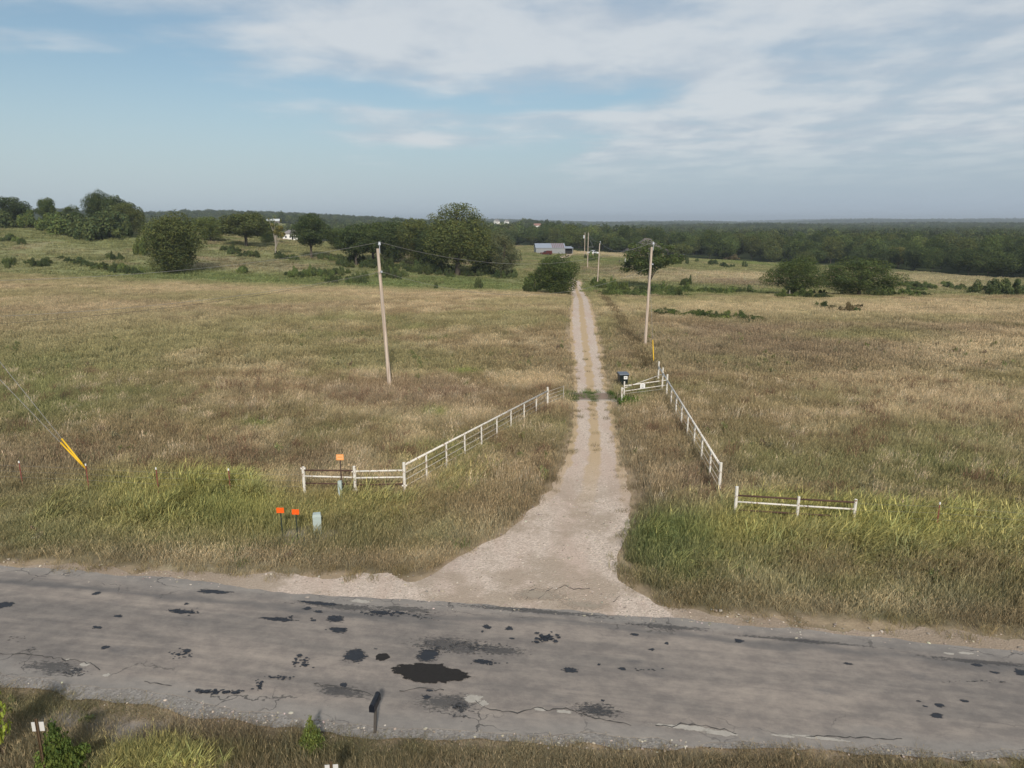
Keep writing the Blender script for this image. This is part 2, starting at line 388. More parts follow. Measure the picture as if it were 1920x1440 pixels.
def asphalt_mat():
    """old chip seal: faded brown-grey, bleached along the edges, darker wheel paths, fine cracks"""
    m, t, o = new_mat('asphalt')
    b = N(t, 'ShaderNodeBsdfPrincipled')
    pos = N(t, 'ShaderNodeNewGeometry').outputs['Position']
    rp = mapping(t, pos, (1, 1, 1), (0, 0, 0), (0, 0, 0.155))
    u = N(t, 'ShaderNodeAttribute', attribute_type='GEOMETRY', attribute_name='across')
    su = N(t, 'ShaderNodeSeparateXYZ'); L(t, u.outputs['Vector'], su.inputs[0])
    v = su.outputs[0]
    wob = mathn(t, 'MULTIPLY', mathn(t, 'SUBTRACT', noise(t, mapping(t, rp, (0.25, 1, 1)), 1.1, 4), 0.5), 0.3)
    vv = mathn(t, 'ADD', v, wob)
    grain = noise(t, pos, 70, 3, 0.7)
    broad = noise(t, mapping(t, rp, (0.16, 0.9, 1)), 1.0, 5, 0.6)
    c = mixc(t, maprange(t, broad, 0.33, 0.68), (0.192, 0.170, 0.150), (0.285, 0.243, 0.205))
    blot = noise(t, mapping(t, rp, (0.5, 1.4, 1), (4, 4, 0)), 1.0, 6, 0.65)
    c = mixc(t, maprange(t, blot, 0.58, 0.75, 0, 0.5), c, (0.125, 0.122, 0.122))
    mott = noise(t, mapping(t, rp, (0.8, 1.2, 1), (2, 7, 0)), 2.3, 7, 0.7)
    c = mixc(t, 1.0, c, mixc(t, maprange(t, mott, 0.3, 0.7), (0.80, 0.80, 0.82), (1.18, 1.17, 1.15)), 'MULTIPLY')
    strk = noise(t, mapping(t, rp, (0.10, 4.0, 1), (1, 3, 0)), 1.0, 6, 0.7)
    c = mixc(t, 1.0, c, mixc(t, maprange(t, strk, 0.34, 0.66), (0.91, 0.91, 0.92), (1.06, 1.055, 1.05)), 'MULTIPLY')
    chips = noise(t, pos, 24, 4, 0.75)
    c = mixc(t, maprange(t, chips, 0.60, 0.72, 0, 0.45), c, (0.34, 0.30, 0.26))
    c = mixc(t, maprange(t, chips, 0.40, 0.30, 0, 0.5), c, (0.09, 0.085, 0.082))
    edge = mathn(t, 'ABSOLUTE', mathn(t, 'SUBTRACT', vv, 0.5))
    c = mixc(t, maprange(t, edge, 0.34, 0.5, 0, 0.6), c, mixc(t, mott, (0.20, 0.184, 0.166), (0.35, 0.318, 0.28)))
    lane = maprange(t, mathn(t, 'ABSOLUTE', mathn(t, 'SUBTRACT', vv, 0.83)), 0.0, 0.06, 0.55, 0.0)
    c = mixc(t, lane, c, (0.10, 0.098, 0.098))
    c = mixc(t, 1.0, c, mixc(t, grain, (0.72, 0.72, 0.72), (1.25, 1.25, 1.25)), 'MULTIPLY')
    # hairline cracks, mostly in the outer thirds
    vo = N(t, 'ShaderNodeTexVoronoi', feature='DISTANCE_TO_EDGE'); vo.inputs['Scale'].default_value = 1.15
    wv = N(t, 'ShaderNodeVectorMath', operation='ADD')
    dn = N(t, 'ShaderNodeTexNoise'); dn.inputs['Scale'].default_value = 2.4; dn.inputs['Detail'].default_value = 5
    L(t, rp, dn.inputs['Vector'])
    sc_ = N(t, 'ShaderNodeVectorMath', operation='SCALE'); sc_.inputs[3].default_value = 0.55
    L(t, dn.outputs['Color'], sc_.inputs[0]); L(t, mapping(t, rp, (0.6, 1, 1)), wv.inputs[0]); L(t, sc_.outputs[0], wv.inputs[1])
    L(t, wv.outputs[0], vo.inputs['Vector'])
    where = mathn(t, 'MULTIPLY', maprange(t, edge, 0.22, 0.42), maprange(t, noise(t, pos, 0.5, 3), 0.45, 0.6))
    crk = mathn(t, 'MULTIPLY', maprange(t, vo.outputs['Distance'], 0.006, 0.022, 1, 0), where)
    c = mixc(t, mathn(t, 'MULTIPLY', crk, 0.75), c, (0.05, 0.047, 0.045))
    L(t, c, b.inputs['Base Color']); b.inputs['Roughness'].default_value = 0.88
    b.inputs['Specular IOR Level'].default_value = 0.25
    bn = N(t, 'ShaderNodeBump'); bn.inputs['Strength'].default_value = 0.35; bn.inputs['Distance'].default_value = 0.008
    L(t, grain, bn.inputs['Height']); L(t, bn.outputs[0], b.inputs['Normal'])
    L(t, b.outputs[0], o.inputs[0])
    return m
M['asphalt'] = asphalt_mat()
def film(name, col, rough_, edge_w, cover, var=0.35, scale=9.0):
    """thin patch whose rim breaks up into crumbs ('rim' runs 0 at the outline to 1 inside)"""
    m, t, o = new_mat(name)
    b = N(t, 'ShaderNodeBsdfPrincipled')
    pos = N(t, 'ShaderNodeNewGeometry').outputs['Position']
    n1 = noise(t, pos, scale, 5, 0.6); n2 = noise(t, mapping(t, pos, (0.7, 1.3, 1)), 13.0, 6, 0.7)
    L(t, mixc(t, n1, tuple(q * (1 - var) for q in col), tuple(q * (1 + var) for q in col)), b.inputs['Base Color'])
    b.inputs['Roughness'].default_value = rough_; b.inputs['Specular IOR Level'].default_value = 0.25
    rim = N(t, 'ShaderNodeAttribute', attribute_type='GEOMETRY', attribute_name='rim').outputs['Fac']
    k = mathn(t, 'ADD', mathn(t, 'DIVIDE', rim, edge_w), mathn(t, 'MULTIPLY', mathn(t, 'SUBTRACT', n2, 0.5), 2.6))
    al = mathn(t, 'MULTIPLY', maprange(t, k, 0.35, 0.75), cover)
    tr_ = N(t, 'ShaderNodeBsdfTransparent'); mx = N(t, 'ShaderNodeMixShader')
    L(t, al, mx.inputs[0]); L(t, tr_.outputs[0], mx.inputs[1]); L(t, b.outputs[0], mx.inputs[2]); L(t, mx.outputs[0], o.inputs[0])
    bn = N(t, 'ShaderNodeBump'); bn.inputs['Strength'].default_value = 0.4; bn.inputs['Distance'].default_value = 0.01
    L(t, noise(t, pos, 60, 4), bn.inputs['Height']); L(t, bn.outputs[0], b.inputs['Normal'])
    return m
M['tar_blue'] = film('tar_blue', (0.030, 0.033, 0.040), 0.6, 0.6, 0.9)
M['tar_brown'] = film('tar_brown', (0.022, 0.019, 0.017), 0.85, 0.2, 1.0)
M['tar_thin'] = film('tar_thin', (0.070, 0.069, 0.070), 0.85, 1.3, 0.8)
M['smear'] = film('smear', (0.085, 0.083, 0.083), 0.85, 0.85, 0.5)
M['crack'] = plain('crack', (0.06, 0.056, 0.052), 0.9, 0.3, 9)
M['chalk'] = film('chalk', (0.42, 0.38, 0.325), 0.9, 0.5, 0.92, 0.3, 7)
M['old_seal'] = film('old_seal', (0.37, 0.305, 0.235), 0.9, 0.9, 0.85, 0.15, 3)

# ------------------------------------------------------------------ mesh builder
class MB:
    def __init__(s): s.v = []; s.f = []
    def add(s, verts, faces):
        k = len(s.v); s.v += [tuple(p) for p in verts]; s.f += [tuple(i + k for i in f) for f in faces]
    def box(s, c, size, rz=0.0, taper=1.0, shift=(0, 0)):
        hx, hy, hz = size[0] / 2, size[1] / 2, size[2] / 2
        cs, sn = math.cos(rz), math.sin(rz)
        vs = []
        for z in (-1, 1):
            k = taper if z > 0 else 1.0
            ox, oy = shift if z > 0 else (0, 0)
            for x, y in ((-1, -1), (1, -1), (1, 1), (-1, 1)):
                X, Y = x * hx * k + ox, y * hy * k + oy
                vs.append((c[0] + X * cs - Y * sn, c[1] + X * sn + Y * cs, c[2] + z * hz))
        s.add(vs, [(3, 2, 1, 0), (4, 5, 6, 7), (0, 1, 5, 4), (1, 2, 6, 5), (2, 3, 7, 6), (3, 0, 4, 7)])
    def tube(s, pts, rad, seg=10, caps=True):
        pts = [Vector(p) for p in pts]
        if not hasattr(rad, '__len__'): rad = [rad] * len(pts)
        vs = []; fs = []
        prev = None
        for i, p in enumerate(pts):
            d = (pts[min(i + 1, len(pts) - 1)] - pts[max(i - 1, 0)]).normalized()
            if prev is None:
                a = d.orthogonal().normalized()
            else:
                a = (prev - d * prev.dot(d)).normalized()
            prev = a
            b_ = d.cross(a)
            for k in range(seg):
                q = 2 * math.pi * k / seg
                vs.append(p + (a * math.cos(q) + b_ * math.sin(q)) * rad[i])
        for i in range(len(pts) - 1):
            for k in range(seg):
                fs.append((i * seg + k, i * seg + (k + 1) % seg, (i + 1) * seg + (k + 1) % seg, (i + 1) * seg + k))
        if caps:
            fs.append(tuple(range(seg - 1, -1, -1))); n = (len(pts) - 1) * seg
            fs.append(tuple(range(n, n + seg)))
        s.add(vs, fs)
    def prism(s, outline, a, b):
        """outline of (p, q) pairs carried from function a to function b"""
        n = len(outline)
        vs = [a(*o) for o in outline] + [b(*o) for o in outline]
        fs = [tuple(range(n - 1, -1, -1)), tuple(range(n, 2 * n))] + [(i, (i + 1) % n, n + (i + 1) % n, n + i) for i in range(n)]
        s.add(vs, fs)
    def mesh(s, name, m, smooth_=False):
        me = bpy.data.meshes.new(name); me.from_pydata(s.v, [], s.f)
        me.materials.append(m)
        if smooth_:
            me.polygons.foreach_set('use_smooth', [True] * len(me.polygons))
        me.update()
        return me
    def build(s, name, m, parent=None, smooth_=False):
        o = bpy.data.objects.new(name, s.mesh(name, m, smooth_))
        COL.objects.link(o)
        if parent is not None: o.parent = parent
        return o
def tag(o, label, cat, group=None, kind=None):
    o['label'] = label; o['category'] = cat
    if group: o['group'] = group
    if kind: o['kind'] = kind
    return o
def thing(name, label, cat, loc=(0, 0, 0), rz=0.0, group=None):
    o = bpy.data.objects.new(name, None); COL.objects.link(o)
    o.location = loc; o.rotation_euler = (0, 0, rz); o.empty_display_size = 0.3
    return tag(o, label, cat, group)
def np_mesh(name, co, quads, m, smooth_=True):
    me = bpy.data.meshes.new(name)
    me.from_pydata(co.tolist(), [], quads.tolist())
    me.materials.append(m)
    if smooth_: me.polygons.foreach_set('use_smooth', [True] * len(me.polygons))
    return me
def grid_quads(nx, ny):
    i = np.arange(nx - 1)[None, :] + np.arange(ny - 1)[:, None] * nx
    i = i.ravel()
    return np.stack([i, i + 1, i + nx + 1, i + nx], 1)
def vec_attr(me, name, arr):
    a = me.attributes.new(name, 'FLOAT_VECTOR', 'POINT'); a.data.foreach_set('vector', np.ascontiguousarray(arr, np.float32).ravel())
def col_attr(me, name, arr):
    a = me.attributes.new(name, 'FLOAT_COLOR', 'POINT')
    c = np.ones((len(arr), 4), np.float32); c[:, :3] = arr
    a.data.foreach_set('color', c.ravel())

# ------------------------------------------------------------------ driveway and road outlines (world)
_dl = [at(*p) for p in ((1066, 528), (1071, 560), (1067, 620), (1071, 660), (1073, 700), (1075, 740), (1073, 800), (1063, 850), (1046, 900), (1003, 950), (945, 1000), (860, 1046))]
_dr = [at(*p) for p in ((1090, 528), (1105, 560), (1120, 620), (1129, 660), (1136, 700), (1143, 740), (1154, 800), (1165, 850), (1178, 900), (1182, 950), (1172, 1000), (1156, 1046))]
DL = sorted([(p.y, p.x) for p in _dl] + [(19.4, -3.4), (17.6, -4.0)] + [(D, (px - 960) / FPX * D) for D, px in ((178, 1052), (200, 1038), (240, 1034), (305, 1064))])
DR = sorted([(p.y, p.x) for p in _dr] + [(20.3, 3.35), (19.4, 3.75), (18.6, 4.2), (17.6, 4.6)] + [(D, (px - 960) / FPX * D + 3.2) for D, px in ((178, 1052), (200, 1038), (240, 1034), (305, 1064))])
def drive_l(y): return np.interp(y, [a for a, b in DL], [b for a, b in DL])
def drive_r(y): return np.interp(y, [a for a, b in DR], [b for a, b in DR])
SH_FAR = ([-45, -16.7, -11, -8.4, -6.6, -4.3, -2.7, 2, 3.6, 4.6, 6.6, 9.6, 13.4, 45],
          [0.2, 0.22, 0.35, 0.7, 1.0, 1.25, 1.3, 1.3, 1.1, 0.55, 0.42, 0.5, 0.55, 0.4])
SH_NEAR = ([-45, -12.8, -8.4, -4.9, -3, 0, 2.8, 6.2, 10.8, 45], [0.3, 0.35, 0.45, 0.45, 0.4, 0.33, 0.25, 0.18, 0.15, 0.15])

# ------------------------------------------------------------------ vegetation colour map (real colours of the grasses)
BROWN = np.array((0.292, 0.232, 0.138)); STRAW = np.array((0.49, 0.408, 0.262)); OLIVE = np.array((0.262, 0.252, 0.122))
GREEN = np.array((0.172, 0.208, 0.078)); DARKG = np.array((0.090, 0.118, 0.045)); PURP = np.array((0.276, 0.214, 0.148))
YG = np.array((0.40, 0.385, 0.140)); SOIL = np.array((0.40, 0.30, 0.20)); LIME = np.array((0.23, 0.285, 0.085))
BROWN, STRAW, OLIVE, PURP, GREEN = BROWN * 1.06, STRAW * 1.06, OLIVE * 1.07, PURP * 1.06, GREEN * 1.06
PALE = np.array((0.36, 0.32, 0.27)); WOOD = np.array((0.06, 0.072, 0.034))
BLOB_SPEC = [  # photo column, row, width, height, colour, strength
    (120, 690, 520, 190, OLIVE, 0.75), (60, 730, 260, 110, GREEN, 0.45), (330, 620, 420, 60, OLIVE, 0.6),
    (180, 590, 500, 70, STRAW, 0.4), (500, 545, 900, 40, STRAW, 0.5), (420, 560, 420, 22, OLIVE, 0.5),
    (540, 655, 300, 70, OLIVE, 0.5), (880, 690, 220, 50, OLIVE, 0.45), (760, 745, 260, 60, PURP, 0.8),
    (640, 800, 420, 70, OLIVE, 0.4), (480, 800, 50, 14, LIME, 0.9), (815, 780, 50, 14, LIME, 0.9), (870, 703, 50, 10, LIME, 0.7),
    (300, 860, 620, 60, PURP, 0.55), (60, 880, 260, 40, PURP, 0.5), (260, 820, 400, 60, BROWN, 0.7),
    (1040, 640, 60, 160, BROWN, 0.6), (1180, 640, 60, 160, BROWN, 0.5),
    (1480, 640, 560, 110, PURP, 0.75), (1780, 612, 260, 40, PURP, 0.5), (1500, 700, 500, 60, BROWN, 0.5), (1830, 655, 280, 44, STRAW, 1.0), (1560, 600, 420, 20, OLIVE, 0.5), (1620, 632, 260, 24, OLIVE, 0.8),
    (1800, 760, 280, 70, STRAW, 0.85), (1650, 720, 260, 40, STRAW, 0.5), (1420, 780, 240, 120, BROWN, 0.5),
    (1700, 850, 560, 120, OLIVE, 0.75), (1850, 880, 260, 90, GREEN, 0.35), (1460, 880, 220, 60, OLIVE, 0.55), (1560, 820, 200, 60, BROWN, 0.4),
    (1360, 570, 420, 20, OLIVE, 0.7), (1500, 577, 700, 26, STRAW, 0.75), (1800, 585, 330, 34, STRAW, 0.8), (1790, 600, 200, 12, OLIVE, 0.5),
    # far meadows
    (140, 440, 320, 60, OLIVE, 0.7), (140, 470, 300, 20, STRAW, 0.25), (200, 440, 400, 70, GREEN, 0.35), (260, 513, 560, 34, GREEN, 0.75), (80, 500, 240, 30, OLIVE, 0.7),
    (480, 498, 300, 24, PURP, 0.5), (520, 510, 260, 12, STRAW, 0.4), (600, 528, 560, 26, GREEN, 0.75), (860, 530, 380, 26, GREEN, 0.85),
    (600, 470, 260, 30, OLIVE, 0.8), (1010, 505, 110, 50, OLIVE, 0.6), (1030, 482, 110, 14, GREEN, 0.6),
    (1160, 478, 260, 8, STRAW, 0.95), (1210, 492, 260, 10, GREEN, 0.6), (1190, 510, 190, 20, PURP, 0.6), (1230, 522, 200, 14, STRAW, 0.5),
    (1400, 489, 300, 14, LIME, 0.55), (1400, 503, 340, 12, OLIVE, 0.6), (1400, 518, 280, 16, STRAW, 0.9), (1390, 530, 200, 12, PURP, 0.8),
    (1280, 548, 360, 22, GREEN, 0.8), (1780, 520, 240, 20, STRAW, 0.7), (1850, 512, 160, 10, OLIVE, 0.5), (1700, 545, 320, 20, OLIVE, 0.75), (1760, 535, 200, 12, STRAW, 0.5),
    # verge beside the road
    (340, 930, 330, 130, YG, 0.85), (400, 965, 220, 70, GREEN, 0.5), (120, 960, 260, 60, OLIVE, 0.6), (620, 950, 260, 70, YG, 0.6), (830, 880, 160, 90, YG, 0.5),
    (860, 850, 140, 60, GREEN, 0.35), (960, 900, 200, 160, BROWN, 0.7), (720, 1010, 320, 70, OLIVE, 0.5), (1220, 860, 130, 200, PURP, 0.55), (1240, 800, 130, 130, BROWN, 0.6),
    (1260, 1020, 190, 130, GREEN, 0.95), (1225, 1040, 110, 110, DARKG, 0.45), (1440, 980, 200, 110, YG, 0.9), (1640, 985, 300, 90, YG, 0.95), (1830, 985, 240, 90, YG, 0.7),
    (1330, 900, 120, 60, PURP, 0.7), (1560, 1060, 520, 60, OLIVE, 0.75), (1700, 1115, 420, 50, GREEN, 0.35), (1400, 1090, 300, 70, GREEN, 0.35), (1540, 1070, 180, 50, BROWN, 0.6), (1760, 1075, 200, 44, BROWN, 0.6), (1340, 1110, 160, 30, BROWN, 0.4), (1640, 1140, 300, 24, STRAW, 0.35), (60, 1000, 260, 60, GREEN, 0.5), (1850, 1130, 200, 50, DARKG, 0.3),
    (300, 1050, 700, 40, STRAW, 0.45), (200, 1010, 400, 40, OLIVE, 0.5), (1190, 735, 60, 30, GREEN, 0.9), (1110, 742, 24, 18, GREEN, 0.8), (1062, 745, 30, 14, GREEN, 0.7),
    # near verge
    (960, 1430, 2000, 90, OLIVE, 0.35), (700, 1400, 500, 60, DARKG, 0.35), (400, 1380, 300, 60, PURP, 0.45), (300, 1430, 200, 60, YG, 0.8), (1500, 1430, 700, 50, BROWN, 0.6), (110, 1330, 300, 40, OLIVE, 0.6),
]
BLOBS = []
for px, row, ww, hh, c, s_ in BLOB_SPEC:
    p = at(px, row); a = at(px, row - hh / 2); b_ = at(px, row + hh / 2)
    BLOBS.append((p.x, p.y, ww / 2 * scale_at(p), max(0.5, min((a.y - b_.y) / 2, (p.y - b_.y) * 1.15)), c, s_, p.x / max(p.y, 1)))
def tint(x, y):
    n2 = fbm(x, y, 2.6, 3); n1 = fbm(x, y, 11, 8); n3 = fbm(x, y, 30, 12); n4 = fbm(x, y, 6, 21)
    c = BROWN + (STRAW - BROWN) * smooth(0.40, 0.72, n2)[:, None]
    c = c + (OLIVE - c) * (smooth(0.42, 0.68, n1) * 0.65)[:, None]
    c = c + (PURP - c) * (smooth(0.52, 0.72, n3) * 0.4)[:, None]
    c = c + (GREEN - c) * (smooth(0.60, 0.74, n4) * 0.35)[:, None]
    far = smooth(118, 150, y)
    c = c + (np.array((0.215, 0.228, 0.098)) - c) * (far * 0.9 * smooth(0.26, 0.5, n4))[:, None]
    wob = (fbm(x, y, 4.0, 40) - 0.5) * 1.5
    wob2 = (fbm(x, y, 1.3, 44, 3) - 0.5) * 1.1
    for bx, by, rx, ry, bc, s_, sl in BLOBS:
        # ellipses lie along the line of sight's ground direction so that they keep their shape on the ground
        dx = x - bx - sl * (y - by)
        q = (dx / rx) ** 2 + ((y - by) / ry) ** 2
        sel = q < 6
        if not sel.any(): continue
        wgt = np.zeros(len(x)); wgt[sel] = np.exp(-0.75 * np.maximum(0, q[sel] + wob[sel] * 1.2 + wob2[sel]) ** 1.4) * s_
        c = c + (bc - c) * wgt[:, None]
    c = c * (0.86 + 0.28 * fbm(x, y, 0.9, 60, 2))[:, None]
    return np.clip(c, 0.01, 0.8)
def woods_front(px):
    return np.interp(px, [-200, 0, 300, 400, 500, 640, 700, 900, 1000, 1080, 1200, 1300, 1440, 1600, 1750, 1920, 2100],
                     [400, 380, 360, 500, 520, 520, 430, 400, 420, 345, 345, 335, 325, 295, 252, 222, 200])
def is_woods(x, y):
    px = 960 + FPX * x / np.maximum(y, 1)
    w_ = y > woods_front(np.clip(px, -200, 2100)) + 14 * (fbm(x, y, 30, 77) - 0.5) * 2
    # clearings in front of the far houses
    for bx, by, r in ((27, 820, 60), (-21, 1000, 60), (-6, 1060, 60), (-250, 760, 60)):
        t_ = np.clip((y - by + 190) / 190, 0, 1)
        w_ = w_ & ~((np.abs(x - bx * y / by) < 10 + 14 * t_) & (y > by - 210) & (y < by + 14))
    return w_

# ------------------------------------------------------------------ ground
def axis(lo, hi, fine, step, grow, start=0.0):
    a = [start]
    while a[-1] < hi:
        d = abs(a[-1] - start); a.append(a[-1] + (step if d < fine else step + (d - fine) * grow))
    b_ = [start]
    while b_[-1] > lo:
        d = abs(b_[-1] - start); b_.append(b_[-1] - (step if d < fine else step + (d - fine) * grow))
    return np.array(sorted(set(a + b_)))
gx = axis(-9000, 9000, 20, 0.32, 0.022)
gy = axis(-60, 9000, 26, 0.32, 0.014, 16.0)
X, Y = np.meshgrid(gx, gy)
x, y = X.ravel(), Y.ravel()
z = Z(x, y) + rough(x, y)
me = np_mesh('ground', np.stack([x, y, z], 1), grid_quads(len(gx), len(gy)), M['ground'])
tn = tint(x, y)
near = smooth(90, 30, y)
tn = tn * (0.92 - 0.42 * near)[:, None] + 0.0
# bare sandy soil where the drive and the shoulders run out into the grass
dl, dr_ = drive_l(y), drive_r(y)
dist = np.maximum(dl - x, x - dr_)
bare = smooth(1.1, 0.0, dist + (fbm(x, y, 1.1, 5) - 0.5) * 1.4) * (y > 17)
bare = np.maximum(bare, smooth(0.6, 0.05, np.abs(y - np.where(y > 17, road_far(x) + np.interp(x, *SH_FAR), road_near(x) - np.interp(x, *SH_NEAR))) + (fbm(x, y, 0.9, 6) - 0.5)) * (np.abs(x) < 45) * (y < 26))
tn = tn + (SOIL - tn) * (bare * 0.85)[:, None]
wd = is_woods(x, y)
tn[wd] = WOOD * (0.7 + 0.6 * fbm(x, y, 20, 66))[wd][:, None]
BARE = []   # pale stony patches on the near bank
for px, row, rx_, ry_ in ((215, 1365, 1.3, 0.5), (110, 1352, 0.9, 0.35), (205, 1385, 0.9, 0.25), (600, 1012, 0.9, 0.5), (540, 1018, 0.9, 0.4), (560, 1000, 0.6, 0.35)):
    p = at(px, row); BARE.append((p.x, p.y, rx_, ry_))
def bare_patch(x, y):
    q = np.zeros(len(x))
    for bx, by, rx_, ry_ in BARE:
        q = np.maximum(q, np.exp(-(((x - bx) / rx_) ** 2 + ((y - by) / ry_) ** 2)))
    return q
bp = smooth(0.3, 0.7, bare_patch(x, y) + (fbm(x, y, 0.7, 15) - 0.5) * 0.5)
tn = tn + (np.array((0.27, 0.235, 0.2)) - tn) * bp[:, None]
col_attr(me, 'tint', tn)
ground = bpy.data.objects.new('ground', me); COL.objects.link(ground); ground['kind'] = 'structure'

# ------------------------------------------------------------------ road, shoulders, drive
def strip(name, xs, ylo, yhi, n, zoff, m, skirt=0.0, track=0.0, grey=0.0):
    """sheet over the ground between two edges given per x"""
    u = np.linspace(0, 1, n)
    XX = np.repeat(xs, n); U = np.tile(u, len(xs))
    YY = np.repeat(ylo, n) * (1 - U) + np.repeat(yhi, n) * U
    ZZ = Z(XX, YY) + zoff
    co = np.stack([XX, YY, ZZ], 1)
    q = grid_quads(n, len(xs))[:, ::-1]
    uv = np.stack([U, np.full(len(U), track), np.full(len(U), grey) if not callable(grey) else grey(XX)], 1)
    if skirt:
        k = len(co)
        lo = co[::n].copy(); lo[:, 2] -= skirt; hi = co[n - 1::n].copy(); hi[:, 2] -= skirt
        i = np.arange(len(xs) - 1)
        q2 = np.stack([i * n, (i + 1) * n, k + i + 1, k + i], 1)[:, ::-1]
        k2 = k + len(xs)
        q3 = np.stack([i * n + n - 1, (i + 1) * n + n - 1, k2 + i + 1, k2 + i], 1)
        co = np.concatenate([co, lo, hi]); q = np.concatenate([q, q2, q3])
        uv = np.concatenate([uv, uv[::n], uv[n - 1::n]])
    me = np_mesh(name, co, q, m, not skirt)
    vec_attr(me, 'across', uv)
    o = bpy.data.objects.new(name, me); COL.objects.link(o)
    return o
xs = np.arange(-45, 45.01, 0.14)
e_n = road_near(xs) + (fbm(xs, xs * 0, 1.3, 101, 5) - 0.5) * 0.5 + (fbm(xs, xs * 0, 0.35, 104, 3) - 0.5) * 0.14
e_f = road_far(xs) + (fbm(xs, xs * 0, 1.6, 102, 5) - 0.5) * 0.45 + (fbm(xs, xs * 0, 0.3, 105, 3) - 0.5) * 0.12
road = strip('road', xs, e_n, e_f, 22, 0.045, M['asphalt'], 0.05)
road['kind'] = 'structure'
s_f = strip('gravel_shoulder', xs, road_far(xs) - 0.5, road_far(xs) + np.interp(xs, *SH_FAR) + (fbm(xs, xs * 0, 0.8, 103, 4) - 0.5) * 1.0, 8, 0.032, M['gravel'], grey=lambda q: -0.75 * np.maximum(smooth(3.5, 5.5, q), smooth(-7.5, -10.5, q)))
s_n = strip('gravel_shoulder', xs, road_near(xs) - np.interp(xs, *SH_NEAR) - (fbm(xs, xs * 0, 0.8, 106, 4) - 0.5) * 0.4, road_near(xs) + 0.5, 8, 0.032, M['gravel'], grey=0.9)
for o in (s_f, s_n): o['kind'] = 'structure'
ys = np.concatenate([np.arange(17.6, 60, 0.22), np.geomspace(60, 305, 150)])
n = 17
U = np.tile(np.linspace(0, 1, n), len(ys)); YY = np.repeat(ys, n)
wl = drive_l(ys) + (fbm(ys, ys * 0, 1.5, 111, 5) - 0.5) * 0.9 * smooth(26, 19, ys) + (fbm(ys, ys * 0, 0.8, 112, 4) - 0.5) * 0.4
wr = drive_r(ys) + (fbm(ys, ys * 0, 1.5, 113, 5) - 0.5) * 0.5 * smooth(26, 19, ys) + (fbm(ys, ys * 0, 0.8, 114, 4) - 0.5) * 0.4
XX = np.repeat(wl, n) * (1 - U) + np.repeat(wr, n) * U
tr = smooth(24, 34, YY)
rut = -0.03 * (np.exp(-((U - 0.27) / 0.1) ** 2) + np.exp(-((U - 0.73) / 0.1) ** 2)) * tr
me = np_mesh('driveway', np.stack([XX, YY, Z(XX, YY) + 0.038 + rut * 0.2], 1), grid_quads(n, len(ys)), M['gravel'])
vec_attr(me, 'across', np.stack([U, tr, U * 0], 1))
driveway = bpy.data.objects.new('driveway', me); COL.objects.link(driveway); driveway['kind'] = 'structure'

ROADZ = 0.045
def blob_mesh(cx, cy, rx, ry, z, seed, rag=0.35, n=44, rot=-0.155):
    r = np.random.default_rng(seed)
    ph = np.linspace(0, 2 * np.pi, n, endpoint=False)
    k = 1 + rag * (fbm(np.cos(ph) * 1.5 + seed, np.sin(ph) * 1.5, 0.9, seed, 4) - 0.5) * 2 + r.normal(0, 0.05 * rag / 0.35, n)
    X_ = np.cos(ph) * rx * k; Y_ = np.sin(ph) * ry * k
    c, s_ = math.cos(rot), math.sin(rot)
    return [(cx + a * c - b_ * s_, cy + a * s_ + b_ * c, z) for a, b_ in zip(X_, Y_)]
def patch(name, mat_, spec, zoff, seed, rag=0.35):
    """spec: list of photo (column, row, width, height) of irregular blots"""
    mb = MB(); rim = []
    for i, (px, row, ww, hh) in enumerate(spec):
        p = at(px, row); a = at(px, row - hh / 2); b_ = at(px, row + hh / 2)
        pts = blob_mesh(p.x, p.y, ww / 2 * scale_at(p) * 1.12, (a.y - b_.y) / 2 * 1.12, zoff + i * 0.0004, seed + i * 7, rag)
        m_ = len(pts)
        pts = [(q[0], q[1], q[2] + Zs(q[0], q[1])) for q in pts]
        mb.add(pts + [(p.x, p.y, zoff + i * 0.0004 + p.z)], [(k, (k + 1) % m_, m_) for k in range(m_)])
        rim += [0.0] * m_ + [1.0]
    o_ = mb.build(name, mat_, road)
    at_ = o_.data.attributes.new('rim', 'FLOAT', 'POINT'); at_.data.foreach_set('value', rim)
    return o_
def specks(px, row, ww, hh, n_, seed, smin=2, smax=8):
    r = random.Random(seed); o_ = []
    for _ in range(n_):
        a, b_ = r.gauss(0, 0.42), r.gauss(0, 0.42)
        s_ = r.uniform(smin, smax)
        o_.append((px + a * ww / 2, row + b_ * hh / 2, s_ * 1.6, s_ * 0.7))
    return o_
PZ = ROADZ + 0.005
patch('tar_patch', M['tar_brown'], [(800, 1264, 144, 33)], PZ + 0.006, 3, 0.34)
patch('tar_patch', M['tar_blue'], [(802, 1232, 50, 32)], PZ + 0.002, 11, 0.2)
patch('tar_patch', M['tar_blue'], [(666, 1233, 56, 30)], PZ + 0.002, 17, 0.25)
patch('tar_patch', M['smear'], [(850, 1213, 220, 40), (930, 1222, 150, 24)], PZ - 0.003, 401, 0.3)
patch('tar_patch', M['smear'], [(640, 1140, 240, 14), (1000, 1148, 420, 12), (760, 1145, 160, 16)], PZ - 0.003, 403, 0.4)
patch('tar_patch', M['smear'], [(1120, 1335, 130, 40), (640, 1300, 150, 30), (100, 1255, 160, 34), (840, 1320, 160, 44)], PZ - 0.003, 405, 0.4)
patch('tar_patch', M['smear'], [(1840, 1244, 300, 12), (1250, 1178, 220, 12), (1500, 1204, 360, 10)], PZ - 0.003, 407, 0.4)
patch('tar_patch', M['tar_brown'], [(717, 1235, 27, 14)], PZ + 0.002, 23, 0.25)
patch('tar_patch', M['tar_thin'], specks(850, 1215, 190, 24, 110, 5, 2, 8), PZ, 29, 0.5)
